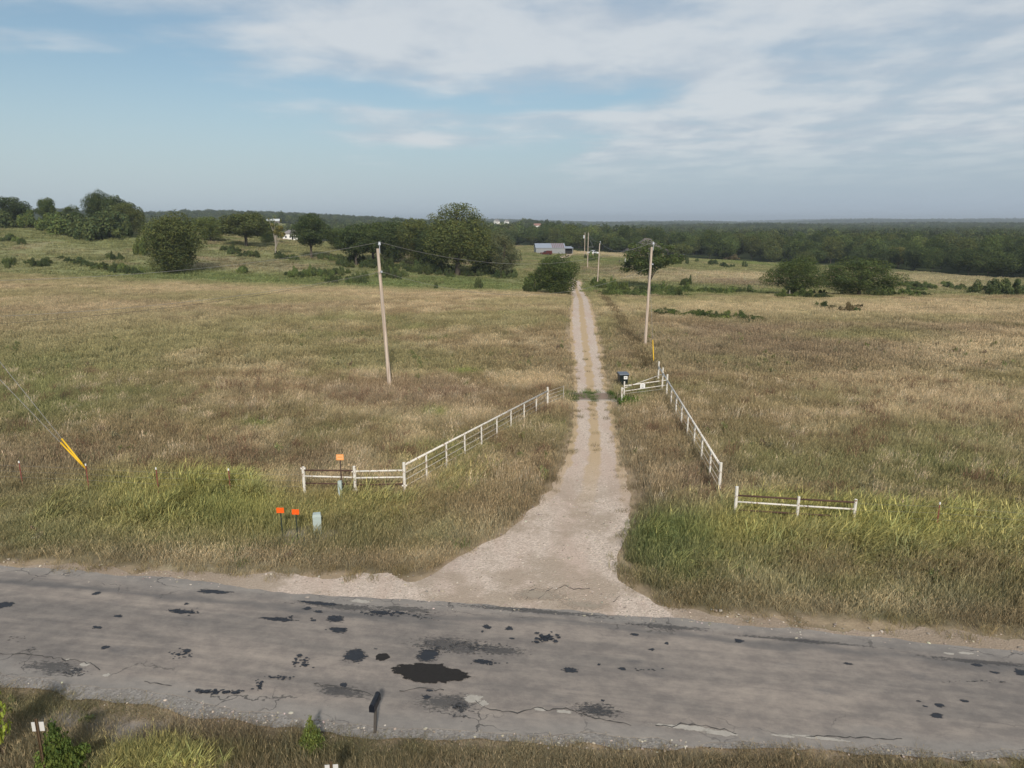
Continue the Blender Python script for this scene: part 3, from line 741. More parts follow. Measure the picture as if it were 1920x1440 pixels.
patch('tar_patch', M['tar_blue'], specks(1024, 1200, 55, 20, 60, 6, 2, 8), PZ, 31, 0.5)
patch('tar_patch', M['tar_blue'], [(905, 1244, 46, 10)] + specks(915, 1245, 90, 14, 20, 7, 2, 6), PZ, 37, 0.5)
patch('tar_patch', M['tar_blue'], [(1070, 1260, 34, 11)] + specks(1068, 1256, 40, 14, 8, 8, 2, 4), PZ, 41, 0.4)
patch('tar_patch', M['tar_blue'], [(630, 1163, 36, 15), (622, 1161, 24, 8)], PZ, 43, 0.4)
patch('tar_patch', M['tar_blue'], [(634, 1184, 40, 12)] + specks(640, 1184, 60, 12, 14, 9, 2, 5), PZ, 47, 0.4)
patch('tar_patch', M['tar_blue'], [(588, 1166, 16, 6), (577, 1144, 24, 8), (598, 1150, 24, 6)], PZ, 53, 0.4)
patch('tar_patch', M['tar_blue'], [(520, 1164, 80, 8)] + specks(530, 1163, 100, 10, 24, 10, 2, 6), PZ, 59, 0.5)
patch('tar_patch', M['tar_blue'], [(715, 1152, 50, 9)] + specks(720, 1152, 110, 16, 34, 12, 2, 7), PZ, 61, 0.5)
patch('tar_patch', M['tar_thin'], specks(790, 1158, 90, 20, 50, 13, 2, 6), PZ, 67, 0.5)
patch('tar_patch', M['tar_blue'], [(912, 1178, 20, 8), (955, 1181, 18, 8), (960, 1200, 14, 5), (905, 1187, 6, 5)], PZ, 71, 0.4)
patch('tar_patch', M['tar_blue'], [(340, 1150, 70, 10)] + specks(340, 1149, 90, 14, 24, 14, 2, 6), PZ, 73, 0.5)
patch('tar_patch', M['tar_blue'], [(398, 1112, 78, 9), (600, 1134, 90, 7)], PZ, 79, 0.4)
patch('tar_patch', M['tar_blue'], [(10, 1137, 40, 14)], PZ, 83, 0.35)
patch('tar_patch', M['tar_blue'], [(182, 1115, 18, 8), (222, 1158, 24, 6), (183, 1179, 26, 7), (197, 1217, 18, 9), (350, 1135, 12, 5)], PZ, 89, 0.4)
patch('tar_patch', M['tar_thin'], [(58, 1223, 30, 18)] + specks(30, 1200, 70, 16, 14, 15, 2, 5), PZ, 97, 0.35)
patch('tar_patch', M['tar_thin'], [(138, 1263, 46, 30)] + specks(140, 1262, 60, 34, 40, 16, 2, 7), PZ, 101, 0.35)
patch('tar_patch', M['tar_blue'], specks(340, 1230, 44, 20, 32, 17, 2, 5) + [(352, 1224, 20, 8)], PZ, 103, 0.4)
patch('tar_patch', M['tar_blue'], specks(564, 1246, 50, 20, 40, 18, 2, 6) + [(562, 1233, 16, 8)], PZ, 107, 0.4)
patch('tar_patch', M['tar_blue'], specks(410, 1301, 130, 9, 60, 19, 3, 9), PZ, 109, 0.5)
patch('tar_patch', M['tar_blue'], specks(485, 1288, 18, 30, 24, 20, 2, 6) + specks(520, 1274, 70, 10, 26, 21, 2, 5), PZ, 113, 0.5)
patch('tar_patch', M['tar_thin'], [(862, 1332, 38, 40)] + specks(862, 1332, 50, 46, 70, 22, 2, 7), PZ, 127, 0.35)
patch('tar_patch', M['tar_blue'], [(805, 1298, 20, 6), (800, 1310, 24, 9), (645, 1287, 18, 10)], PZ, 131, 0.4)
patch('tar_patch', M['tar_thin'], [(1120, 1335, 110, 34)], PZ, 137, 0.35)
patch('tar_patch', M['tar_blue'], [(1130, 1317, 9, 5), (1123, 1249, 8, 5), (1166, 1257, 18, 8), (1190, 1193, 22, 6), (1222, 1221, 14, 6), (1386, 1205, 22, 10), (1250, 1209, 10, 6)] + specks(1210, 1259, 70, 10, 10, 23, 2, 4), PZ, 139, 0.4)
patch('tar_patch', M['tar_blue'], [(1757, 1346, 26, 14), (1762, 1326, 22, 10), (1735, 1328, 12, 4), (1722, 1318, 12, 4), (1808, 1318, 20, 6), (1590, 1248, 22, 5)], PZ, 149, 0.4)
patch('tar_patch', M['tar_blue'], [(1832, 1250, 22, 8), (1866, 1264, 20, 6), (1914, 1264, 30, 16)], PZ, 151, 0.4)
patch('tar_patch', M['tar_thin'], specks(1840, 1281, 160, 6, 40, 25, 2, 6), PZ, 157, 0.5)
# bleached, broken-out holes along the edges
patch('broken_edge', M['chalk'], [(888, 1314, 40, 18), (906, 1322, 22, 14)], PZ + 0.001, 163, 0.4)
patch('broken_edge', M['chalk'], [(1290, 1368, 130, 12), (1350, 1378, 80, 12)], PZ + 0.001, 167, 0.5)
patch('broken_edge', M['chalk'], [(1540, 1388, 140, 8), (1470, 1384, 50, 6)], PZ + 0.001, 173, 0.5)
patch('broken_edge', M['chalk'], [(159, 1249, 24, 10), (200, 1269, 18, 8), (128, 1240, 10, 4)], PZ + 0.001, 179, 0.3)
patch('broken_edge', M['chalk'], [(1012, 1333, 34, 8), (1058, 1338, 36, 7), (675, 1130, 44, 8)], PZ + 0.001, 181, 0.4)
patch('broken_edge', M['chalk'], [(1780, 1229, 22, 5), (1812, 1228, 34, 6)], PZ + 0.001, 191, 0.4)
o = patch('worn_apron', M['old_seal'], [(1010, 1118, 130, 32), (1100, 1138, 120, 22)], 0.052, 193, 0.35)
# a real crack line: long ragged strips along the broken near edge
def crack(pts, w_, seed):
    r = random.Random(seed); P = [at(*p) for p in pts]; mb = MB(); line = []
    for a, b_ in zip(P[:-1], P[1:]):
        m_ = max(2, int((b_ - a).length / 0.09))
        for k in range(m_):
            q = a.lerp(b_, k / m_); line.append((q.x + r.gauss(0, 0.012), q.y + r.gauss(0, 0.022)))
    vs = []; fs = []
    for i, (a, b_) in enumerate(line):
        h = w_ * r.uniform(0.25, 1.0)
        zz_ = Zs(a, b_) + PZ + 0.003; vs += [(a, b_ - h, zz_), (a, b_ + h, zz_)]
    for i in range(len(line) - 1): fs.append((2 * i, 2 * i + 2, 2 * i + 3, 2 * i + 1))
    mb.add(vs, fs)
    return mb.build('crack', M['crack'], road)
for i, pts in enumerate(([(0, 1229), (60, 1231), (120, 1239), (170, 1247), (190, 1262)], [(270, 1281), (310, 1287), (330, 1290)], [(590, 1284), (640, 1293), (690, 1302), (705, 1312)],
                         [(890, 1318), (912, 1330), (930, 1335), (970, 1340), (1010, 1330), (1030, 1337), (1060, 1332), (1100, 1345), (1190, 1364)],
                         [(1040, 1110), (1058, 1100), (1075, 1108), (1110, 1106)], [(1010, 1126), (1025, 1112), (1040, 1102)], [(985, 1128), (992, 1112), (1010, 1104)], [(1150, 1132), (1166, 1116)],
                         [(1230, 1366), (1260, 1364), (1300, 1362), (1350, 1370), (1390, 1380)], [(1510, 1384), (1560, 1384), (1620, 1387), (1700, 1391)], [(750, 1300), (790, 1293), (840, 1300)])):
    crack(pts, 0.022, 200 + i)

# ------------------------------------------------------------------ grass: tuft shapes and scatter
def tuft(name, seed, n_, rad, h, width, droop, lean=0.0, head=0.0, spread=0.5, contrast=0.28):
    r = np.random.default_rng(seed)
    V = []; F = []; C = []
    for i in range(n_):
        a = r.uniform(0, 2 * math.pi); q = rad * math.sqrt(r.uniform(0, 1))
        bx, by = q * math.cos(a), q * math.sin(a)
        hh = h * r.uniform(0.5, 1.15) * (1 - 0.25 * (q / rad) ** 2)
        da = r.uniform(0, 2 * math.pi); sp = spread * r.uniform(0.2, 1.0) * hh
        dx, dy = math.cos(da) * sp + lean * hh * r.uniform(0.5, 1.3), math.sin(da) * sp
        wa = r.uniform(0, 2 * math.pi); wx, wy = math.cos(wa) * width / 2, math.sin(wa) * width / 2
        k = len(V); br = r.uniform(1 - contrast, 1 + contrast); warm = r.uniform(-0.1, 0.1)
        base = np.array((br * (1 + warm), br, br * (1 - warm)))
        dr = droop * r.uniform(0.4, 1.4) * hh
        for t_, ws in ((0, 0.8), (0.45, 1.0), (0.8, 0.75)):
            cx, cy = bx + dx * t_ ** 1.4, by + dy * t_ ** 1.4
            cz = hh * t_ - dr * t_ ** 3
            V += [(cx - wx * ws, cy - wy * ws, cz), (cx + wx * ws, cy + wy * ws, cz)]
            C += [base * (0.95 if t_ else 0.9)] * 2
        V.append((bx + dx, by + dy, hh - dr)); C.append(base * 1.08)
        F += [(k, k + 1, k + 3, k + 2), (k + 2, k + 3, k + 5, k + 4), (k + 4, k + 5, k + 6)]
        if head and r.uniform() < head:      # seed head
            tx, ty, tz = bx + dx, by + dy, hh - dr
            k = len(V); s_ = width * 1.5
            V += [(tx - wx * 1.6, ty - wy * 1.6, tz - 0.02 * h), (tx + wx * 1.6, ty + wy * 1.6, tz - 0.02 * h), (tx + dx * 0.25, ty + dy * 0.25, tz + 0.16 * h)]
            C += [np.array((1.45, 1.32, 1.25)) * br] * 3
            F.append((k, k + 1, k + 2))
    me = bpy.data.meshes.new(name); me.from_pydata([tuple(v) for v in V], [], F); me.materials.append(M['grass'])
    col_attr(me, 'shade', np.clip(np.array(C), 0, 2))
    return bpy.data.objects.new(name, me)
def proto_coll(name, objs):
    c = bpy.data.collections.new(name)
    for o in objs: c.objects.link(o)
    return c
def scatter(name, coll, nproto, x, y, tn_, rot, scl, label, cat, seed, z=None, zoff=-0.02, tilt=None):
    r = np.random.default_rng(seed)
    if z is None: z = Z(x, y) + rough(x, y)
    me = bpy.data.meshes.new(name)
    me.vertices.add(len(x)); me.vertices.foreach_set('co', np.stack([x, y, z + zoff], 1).astype(np.float32).ravel())
    R_ = np.zeros((len(x), 3)); R_[:, 2] = rot
    if tilt is not None: R_[:, 0] = tilt[0]; R_[:, 1] = tilt[1]
    vec_attr(me, 'rot', R_)
    vec_attr(me, 'scl', scl)
    tn_ = np.asarray(tn_) * np.clip(r.lognormal(0, 0.11, (len(x), 1)), 0.6, 1.6)
    col_attr(me, 'tint', tn_)
    a = me.attributes.new('idx', 'INT', 'POINT'); a.data.foreach_set('value', r.integers(0, nproto, len(x)).astype(np.int32))
    o = bpy.data.objects.new(name, me); COL.objects.link(o)
    g = bpy.data.node_groups.new(name + '_scatter', 'GeometryNodeTree')
    g.interface.new_socket('Geometry', in_out='INPUT', socket_type='NodeSocketGeometry')
    g.interface.new_socket('Geometry', in_out='OUTPUT', socket_type='NodeSocketGeometry')
    gi = g.nodes.new('NodeGroupInput'); go = g.nodes.new('NodeGroupOutput')
    iop = g.nodes.new('GeometryNodeInstanceOnPoints')
    ci = g.nodes.new('GeometryNodeCollectionInfo'); ci.inputs['Collection'].default_value = coll
    ci.inputs['Separate Children'].default_value = True; ci.inputs['Reset Children'].default_value = True
    def na(nm, ty):
        q = g.nodes.new('GeometryNodeInputNamedAttribute'); q.data_type = ty; q.inputs['Name'].default_value = nm; return q.outputs[0]
    g.links.new(gi.outputs[0], iop.inputs['Points']); g.links.new(ci.outputs[0], iop.inputs['Instance'])
    iop.inputs['Pick Instance'].default_value = True
    g.links.new(na('idx', 'INT'), iop.inputs['Instance Index'])
    g.links.new(na('rot', 'FLOAT_VECTOR'), iop.inputs['Rotation'])
    g.links.new(na('scl', 'FLOAT_VECTOR'), iop.inputs['Scale'])
    g.links.new(iop.outputs[0], go.inputs[0])
    md = o.modifiers.new('scatter', 'NODES'); md.node_group = g
    return tag(o, label, cat, kind='stuff')

def keep_off(x, y, margin_d=0.15, margin_r=0.05):
    """True where grass may grow: not on road, shoulder or wheel tracks"""
    ok = ~((y > road_near(x) - np.interp(x, *SH_NEAR) - margin_r) & (y < road_far(x) + np.interp(x, *SH_FAR) + margin_r))
    ok &= ~((x > drive_l(y) - margin_d) & (x < drive_r(y) + margin_d) & (y > 17) & (y < 300))
    return ok
def in_view(x, y, pad=2.0):
    return np.abs(x) < (y + 2) * 0.76 + pad

# long field grass, near to middle distance
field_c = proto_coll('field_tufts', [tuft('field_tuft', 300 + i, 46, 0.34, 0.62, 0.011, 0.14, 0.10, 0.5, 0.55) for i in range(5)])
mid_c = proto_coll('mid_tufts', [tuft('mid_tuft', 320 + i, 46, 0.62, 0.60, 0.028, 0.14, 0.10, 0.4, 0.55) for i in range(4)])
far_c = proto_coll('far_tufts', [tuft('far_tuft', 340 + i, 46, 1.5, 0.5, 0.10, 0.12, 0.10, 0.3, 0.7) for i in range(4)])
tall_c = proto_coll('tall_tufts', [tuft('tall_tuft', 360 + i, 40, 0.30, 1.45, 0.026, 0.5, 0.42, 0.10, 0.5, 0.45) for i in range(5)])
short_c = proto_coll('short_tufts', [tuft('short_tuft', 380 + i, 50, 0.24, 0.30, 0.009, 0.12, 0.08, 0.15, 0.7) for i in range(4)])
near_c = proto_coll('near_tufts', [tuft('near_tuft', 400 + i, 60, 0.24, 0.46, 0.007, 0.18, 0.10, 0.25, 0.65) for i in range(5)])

def pts_in(n_, y0, y1, seed, pad=2.0):
    r = np.random.default_rng(seed)
    # uniform on the ground inside the view wedge
    yy = np.sqrt(r.uniform((y0 + 2) ** 2, (y1 + 2) ** 2, n_)) - 2
    xx = r.uniform(-1, 1, n_) * ((yy + 2) * 0.76 + pad)
    return xx, yy, r
tall_areas = []   # where the tall seeding grass stands
for px, row, ww, hh, k in ((335, 935, 230, 110, 1.15), (680, 945, 220, 60, 0.8), (830, 885, 170, 80, 0.8), (930, 820, 120, 50, 0.5),
                           (1450, 985, 260, 120, 1.0), (1640, 990, 320, 110, 1.0), (1840, 985, 260, 130, 0.9), (1255, 1015, 150, 110, 0.6), (1900, 930, 60, 90, 0.8), (100, 960, 240, 60, 0.4), (330, 1435, 130, 40, 0.0), (500, 935, 160, 40, 0.8)):
    p = at(px, row); a = at(px, row - hh / 2); b_ = at(px, row + hh / 2)
    tall_areas.append((p.x, p.y, ww / 2 * scale_at(p), (a.y - b_.y) / 2, k))
def tall_w(x, y):
    q = np.zeros(len(x))
    for bx, by, rx_, ry_, k in tall_areas:
        q = np.maximum(q, k * np.exp(-0.8 * (((x - bx) / rx_) ** 2 + ((y - by) / ry_) ** 2) ** 1.5))
    return q
def drive_fade(x, y, r):
    d = np.maximum(drive_l(y) - x, x - drive_r(y))
    return r.uniform(0, 1, len(x)) < smooth(-0.1, 1.3, d + (fbm(x, y, 1.0, 5) - 0.5) * 0.9)
# band 1: 17-48 m
xx, yy, r = pts_in(30000, 17, 50, 1)
ok = keep_off(xx, yy, 0.0) & drive_fade(xx, yy, r)
dd = yy - road_far(xx) - np.interp(xx, *SH_FAR)
ok &= dd > 0.5 + 0.8 * r.uniform(0, 1, len(xx))
ok &= r.uniform(0, 1, len(xx)) > bare_patch(xx, yy) * 0.9
xx, yy, dd = xx[ok], yy[ok], dd[ok]
hs = (0.55 + 0.75 * fbm(xx, yy, 3.0, 70, 3)) * (0.5 + 0.5 * smooth(0.3, 3.0, dd)) * r.uniform(0.8, 1.2, len(xx))
tf = tint(xx, yy)
sp_w = r.uniform(0, 1, len(xx)); wn = fbm(xx, yy, 2.0, 81, 3)
fld = (yy - road_far(xx)) > 8.5
pick = fld & (sp_w < 0.10 * smooth(0.45, 0.7, wn)); tf[pick] = np.array((0.20, 0.13, 0.085)); hs[pick] *= 1.35
pick = fld & (sp_w > 0.94) & (wn < 0.5); tf[pick] = np.array((0.60, 0.50, 0.35)); hs[pick] *= 1.2
pick = (sp_w > 0.45) & (sp_w < 0.47); tf[pick] = np.array((0.16, 0.20, 0.07)); hs[pick] *= 0.8
scatter('field_grass', field_c, 5, xx, yy, tf, r.uniform(-1.3, 1.3, len(xx)), np.stack([hs * 0 + 1.0, hs * 0 + 1.0, hs], 1),
        'long dry brown and olive grass covering the fields on both sides of the gravel drive', 'grass', 11)
# band 2
xx, yy, r = pts_in(46000, 46, 135, 2)
ok = keep_off(xx, yy, 0.0) & drive_fade(xx, yy, r)
xx, yy = xx[ok], yy[ok]
hs = (0.5 + 0.8 * fbm(xx, yy, 4.0, 71, 3)) * r.uniform(0.75, 1.25, len(xx))
scatter('meadow_grass', mid_c, 4, xx, yy, tint(xx, yy), r.uniform(-1.3, 1.3, len(xx)), np.stack([hs * 0 + 1.0, hs * 0 + 1.0, hs], 1),
        'faded dry meadow grass stretching from the cattle guard back to the brush strips', 'grass', 12)
# band 3
xx, yy, r = pts_in(42000, 130, 420, 3)
ok = keep_off(xx, yy, 0.3) & ~is_woods(xx, yy)
xx, yy = xx[ok], yy[ok]
hs = (0.45 + 0.9 * fbm(xx, yy, 9.0, 72, 3)) * r.uniform(0.6, 1.2, len(xx))
scatter('pasture_grass', far_c, 4, xx, yy, tint(xx, yy), r.uniform(-1.3, 1.3, len(xx)), np.stack([hs * 0 + 1.0, hs * 0 + 1.0, hs], 1),
        'patchy green and straw pasture grass on the far slopes around the trees', 'grass', 13)
# tall seeding grass on the verge
xx, yy, r = pts_in(16000, 18.5, 42, 4)
ok = keep_off(xx, yy, 0.3) & (r.uniform(0, 1, len(xx)) < tall_w(xx, yy) * (0.12 + 1.25 * smooth(0.38, 0.60, fbm(xx, yy, 1.5, 73, 3))))
xx, yy = xx[ok], yy[ok]
hs = (0.4 + 0.6 * tall_w(xx, yy)) * r.uniform(0.5, 1.15, len(xx)) * (0.55 + 0.9 * fbm(xx, yy, 1.1, 79, 3))
tt = tint(xx, yy); tt = tt + (YG * 1.05 - tt) * (0.25 + 0.35 * fbm(xx, yy, 1.2, 74, 3))[:, None]
scatter('tall_grass', tall_c, 5, xx, yy, tt, r.uniform(-1.0, 1.0, len(xx)), np.stack([hs * 0 + 0.95, hs * 0 + 0.95, hs], 1),
        'tall yellow-green seeding grass bent over along the roadside ditch by the white fences', 'grass', 14)
# short grass along shoulders and drive edges
xx, yy, r = pts_in(26000, 16, 60, 5)
dd = yy - road_far(xx) - np.interp(xx, *SH_FAR)
dv = np.maximum(drive_l(yy) - xx, xx - drive_r(yy))
ok = keep_off(xx, yy, -0.45, -0.35) & ((dd < 2.2) | (dv < 1.6)) & (r.uniform(0, 1, len(xx)) < 0.15 + 0.85 * smooth(-0.5, 0.7, np.minimum(dd, dv) + (fbm(xx, yy, 0.8, 9) - 0.5) * 1.6))
u_ = (xx - drive_l(yy)) / np.maximum(0.1, drive_r(yy) - drive_l(yy))
crown = (np.abs(u_ - 0.5) < 0.08) & (yy > 33) & (yy < 75) & (r.uniform(0, 1, len(xx)) < 0.10 + 0.85 * np.exp(-((yy - 42.5) / 3.5) ** 2))
ok |= crown
xx, yy = xx[ok], yy[ok]
hs = r.uniform(0.4, 1.2, len(xx))
tt = tint(xx, yy)
sh = smooth(1.6, 0.0, (yy - road_far(xx) - np.interp(xx, *SH_FAR)))
tt = tt + (np.array((0.26, 0.205, 0.095)) - tt) * (sh * 0.6)[:, None]
scatter('verge_grass', short_c, 4, xx, yy, tt, r.uniform(-3, 3, len(xx)), np.stack([hs * 0 + 1.0, hs * 0 + 1.0, hs], 1),
        'short sparse grass fringing the gravel shoulder and the edges of the drive', 'grass', 15)
# near bank, below the road
xx, yy, r = pts_in(12000, 8.2, 17.5, 6, 3.0)
ok = (yy < road_near(xx) - np.interp(xx, *SH_NEAR) + 0.05) & (r.uniform(0, 1, len(xx)) > bare_patch(xx, yy) * 0.95)
dn_ = road_near(xx) - np.interp(xx, *SH_NEAR) - yy
ok &= r.uniform(0, 1, len(xx)) < 0.3 + 0.7 * smooth(0, 0.3, dn_ + (fbm(xx, yy, 0.6, 7) - 0.5) * 0.5)
xx, yy, dn_ = xx[ok], yy[ok], dn_[ok]
hs = (0.35 + 0.65 * smooth(0, 1.2, dn_)) * r.uniform(0.6, 1.2, len(xx)) * (0.7 + 0.6 * fbm(xx, yy, 1.5, 75, 3))
scatter('bank_grass', near_c, 5, xx, yy, tint(xx, yy) * 0.8, r.uniform(-3, 3, len(xx)), np.stack([hs * 0 + 1.0, hs * 0 + 1.0, hs], 1),
        'tangled brown and green grass on the bank below the paved road', 'grass', 16)
# bright tall clump at the bottom of the bank
p = at(325, 1440)
r = np.random.default_rng(17)
xx = p.x + r.normal(0, 0.55, 26); yy = p.y - 0.25 + r.normal(0, 0.2, 26)
scatter('plume_grass', tall_c, 5, xx, yy, np.tile(YG * 1.25, (26, 1)), r.uniform(-0.4, 0.4, 26), np.tile((0.45, 0.45, 0.52), (26, 1)) * r.uniform(0.8, 1.2, (26, 1)),
        'bright yellow-green grass clump at the foot of the bank below the road', 'grass', 18)

# dark weeds along the old fence row beside the drive
r = np.random.default_rng(61)
fa, fb = at(1117, 548), at(1216, 692)
n_ = 300; t_ = r.uniform(0, 1, n_) ** 0.8
xx = fa.x + (fb.x - fa.x) * t_ + r.normal(0, 0.28, n_); yy = fa.y + (fb.y - fa.y) * t_ + r.normal(0, 0.5, n_)
scatter('fence_row_weeds', mid_c, 4, xx, yy, np.array((0.185, 0.150, 0.085)) * r.uniform(0.6, 1.3, (n_, 1)), r.uniform(-3, 3, n_), np.tile((0.7, 0.7, 1.1), (n_, 1)) * r.uniform(0.7, 1.3, (n_, 1)),
        'dark line of weeds along an old fence row beside the gravel drive', 'weeds', 62)
# loose stones on shoulder, apron and drive
def pebble(seed):
    r = random.Random(seed); bm = bmesh.new(); bmesh.ops.create_icosphere(bm, subdivisions=1, radius=1.0)
    for v in bm.verts: v.co = Vector((v.co.x * 1.2, v.co.y, v.co.z * 0.65)) * r.uniform(0.7, 1.2)
    me = bpy.data.meshes.new('pebble'); bm.to_mesh(me); bm.free(); me.materials.append(M['pebble'])
    return bpy.data.objects.new('pebble', me)
def pebble_mat():
    m, t, o = new_mat('pebble')
    b = N(t, 'ShaderNodeBsdfDiffuse')
    a = N(t, 'ShaderNodeAttribute', attribute_type='INSTANCER', attribute_name='tint').outputs['Color']
    L(t, a, b.inputs[0]); L(t, b.outputs[0], o.inputs[0])
    return m
M['pebble'] = pebble_mat()
peb_c = proto_coll('pebbles', [pebble(i) for i in range(4)])
r = np.random.default_rng(19)
n_ = 60000
xx = r.uniform(-18, 15, n_); yy = r.uniform(11, 42, n_)
sf = (yy > road_far(xx) - 0.1 - np.abs(r.normal(0, 0.25, n_))) & (yy < road_far(xx) + np.interp(xx, *SH_FAR) + 0.25)
sn_ = (yy < road_near(xx) + 0.05) & (yy > road_near(xx) - np.interp(xx, *SH_NEAR) - 0.15)
dv = (xx > drive_l(yy) - 0.2) & (xx < drive_r(yy) + 0.1) & (yy > road_far(xx))
ok = sf | sn_ | (dv & (r.uniform(0, 1, n_) < np.where(yy < 27, 0.9, 0.35)))
ok &= (fbm(xx, yy, 1.4, 80, 3) + r.uniform(-0.25, 0.25, n_)) > 0.42
xx, yy = xx[ok], yy[ok]
sz = r.lognormal(math.log(0.014), 0.5, len(xx)).clip(0.006, 0.06)
base = np.array((0.44, 0.375, 0.305)); tt = base * r.uniform(0.5, 1.3, (len(xx), 1)) * (1 + r.normal(0, 0.04, (len(xx), 3)))
scatter('gravel_stones', peb_c, 4, xx, yy, np.clip(tt, 0.05, 0.75), r.uniform(-3, 3, len(xx)), np.repeat(sz[:, None], 3, 1),
        'loose pale limestone gravel strewn over the drive mouth and road shoulders', 'gravel', 20, z=Z(xx, yy), zoff=0.04)

# ------------------------------------------------------------------ trees and shrubs
def leaf_cloud(mb_pts, size, seed, shade_rng=(0.62, 1.45), asp=1.0):
    """mb_pts: (n,3) centres, (n,3) normals -> quads; returns verts, faces, shades"""
    P, Nn = mb_pts
    r = np.random.default_rng(seed)
    n_ = len(P)
    nn = Nn + r.normal(0, 0.55, (n_, 3)); nn /= np.linalg.norm(nn, axis=1)[:, None] + 1e-9
    a = np.cross(nn, r.normal(0, 1, (n_, 3))); a /= np.linalg.norm(a, axis=1)[:, None] + 1e-9
    b_ = np.cross(nn, a)
    s_ = size * r.uniform(0.55, 1.3, n_)[:, None] * np.array((1, 1, 1 / asp))
    V = np.stack([P - a * s_ * 0.5, P + b_ * s_ * 0.33 - a * s_ * 0.05 + nn * s_ * 0.08, P + a * s_ * 0.5, P - b_ * s_ * 0.33 + a * s_ * 0.05 + nn * s_ * 0.08], 1).reshape(-1, 3)
    F = np.arange(n_ * 4).reshape(-1, 4)
    sh = np.repeat(r.uniform(*shade_rng, n_), 4)
    tw = np.repeat(r.normal(0, 0.07, n_), 4)
    C = np.stack([sh * (1 + tw), sh, sh * (1 - tw)], 1)
    return V, F, C
def crown_mesh(name, seed, lobes, n_leaf, leaf, fill=0.35, gap=0.0, asp=1.0):
    """lobes: (cx,cy,cz,rx,ry,rz) ellipsoids in a unit crown"""
    r = np.random.default_rng(seed)
    areas = np.array([l[3] * l[4] + l[4] * l[5] + l[3] * l[5] for l in lobes]); cnt = (n_leaf * areas / areas.sum()).astype(int)
    P = []; Q = []
    for l, k in zip(lobes, cnt):
        d = r.normal(0, 1, (k, 3)); d /= np.linalg.norm(d, axis=1)[:, None]
        rr = np.where(r.uniform(0, 1, k) < fill, r.uniform(0.3, 0.9, k), r.normal(0.97, 0.07, k))
        # sub-clumps make the surface knobbly
        kn = 1 + 0.16 * np.sin(d[:, 0] * 5.1 + seed) * np.sin(d[:, 1] * 5.7 + 2 * seed) * np.sin(d[:, 2] * 6.3) + 0.10 * np.sin(d[:, 0] * 11 + d[:, 2] * 9)
        p = np.array(l[:3]) + d * np.array(l[3:6]) * (rr * kn)[:, None]
        nrm = d / np.array(l[3:6]); nrm /= np.linalg.norm(nrm, axis=1)[:, None]
        if gap:
            keep = (np.sin(p[:, 0] * 9 / l[3] ** 0.3 + seed) + np.sin(p[:, 1] * 8 + 1.7 * seed) + np.sin(p[:, 2] * 10 + seed * 0.6)) > -3 + gap * 3
            p, nrm = p[keep], nrm[keep]
        P.append(p); Q.append(nrm)
    P = np.concatenate(P); Q = np.concatenate(Q)
    ok = P[:, 2] > 0.0
    V, F, C = leaf_cloud((P[ok], Q[ok]), leaf, seed + 1, asp=asp)
    me = bpy.data.meshes.new(name); me.from_pydata(V.tolist(), [], F.tolist()); me.materials.append(M['leaf'])
    col_attr(me, 'shade', C)
    return me
def trunk_mesh(name, seed, h, r0, lobes, m_, lean=0.0, bare_tips=0):
    rr = random.Random(seed); mb = MB()
    top = Vector((lean * h, 0, h))
    pts = [Vector((lean * h * (t_ ** 1.5) + rr.uniform(-0.012, 0.012) * h * 0.5 * (t_ > 0), rr.uniform(-0.012, 0.012) * h * 0.5 * (t_ > 0), h * t_ - 0.03 * (t_ == 0))) for t_ in (0, 0.15, 0.35, 0.6, 0.85, 1.0)]
    mb.tube(pts, [r0 * 1.35, r0, r0 * 0.85, r0 * 0.65, r0 * 0.4, r0 * 0.15], 8)
    for l in lobes:
        e = Vector(l[:3]); k = rr.uniform(0.25, 0.7)
        s_ = pts[0].lerp(pts[-1], 0) + (pts[3] - pts[0]) * min(1, k)
        if e.z < s_.z * 0.6: s_ = pts[0].lerp(pts[2], 0.9)
        mid = s_.lerp(e, 0.5) + Vector((rr.uniform(-.05, .05), rr.uniform(-.05, .05), 0.06 * h)) * 1.0
        mb.tube([s_, mid, e], [r0 * 0.45, r0 * 0.3, r0 * 0.1], 6)
    return mb.mesh(name, m_, True)
def rand_lobes(seed, n_, spread=0.62, zlo=0.32, zhi=0.82, r0=0.26, r1=0.4, flat=0.8, top=True):
    """unit tree: height 1, crown radius about 1 horizontally (scaled later)"""
    rr = random.Random(seed); o_ = []
    for i in range(n_):
        a = 2 * math.pi * (i + rr.uniform(-0.3, 0.3)) / n_ * 1.0
        q = spread * math.sqrt(rr.uniform(0.15, 1))
        rad = rr.uniform(r0, r1); zc_ = rr.uniform(zlo, zhi)
        o_.append((q * math.cos(a), q * math.sin(a), zc_, rad, rad * rr.uniform(0.85, 1.1), rad * flat * 0.5))
    if top: o_.append((rr.uniform(-.1, .1), rr.uniform(-.1, .1), zhi + 0.02, 0.42, 0.42, 0.16))
    o_.append((0, 0, (zlo + zhi) / 2, 0.5, 0.5, (zhi - zlo) * 0.5))
    return o_
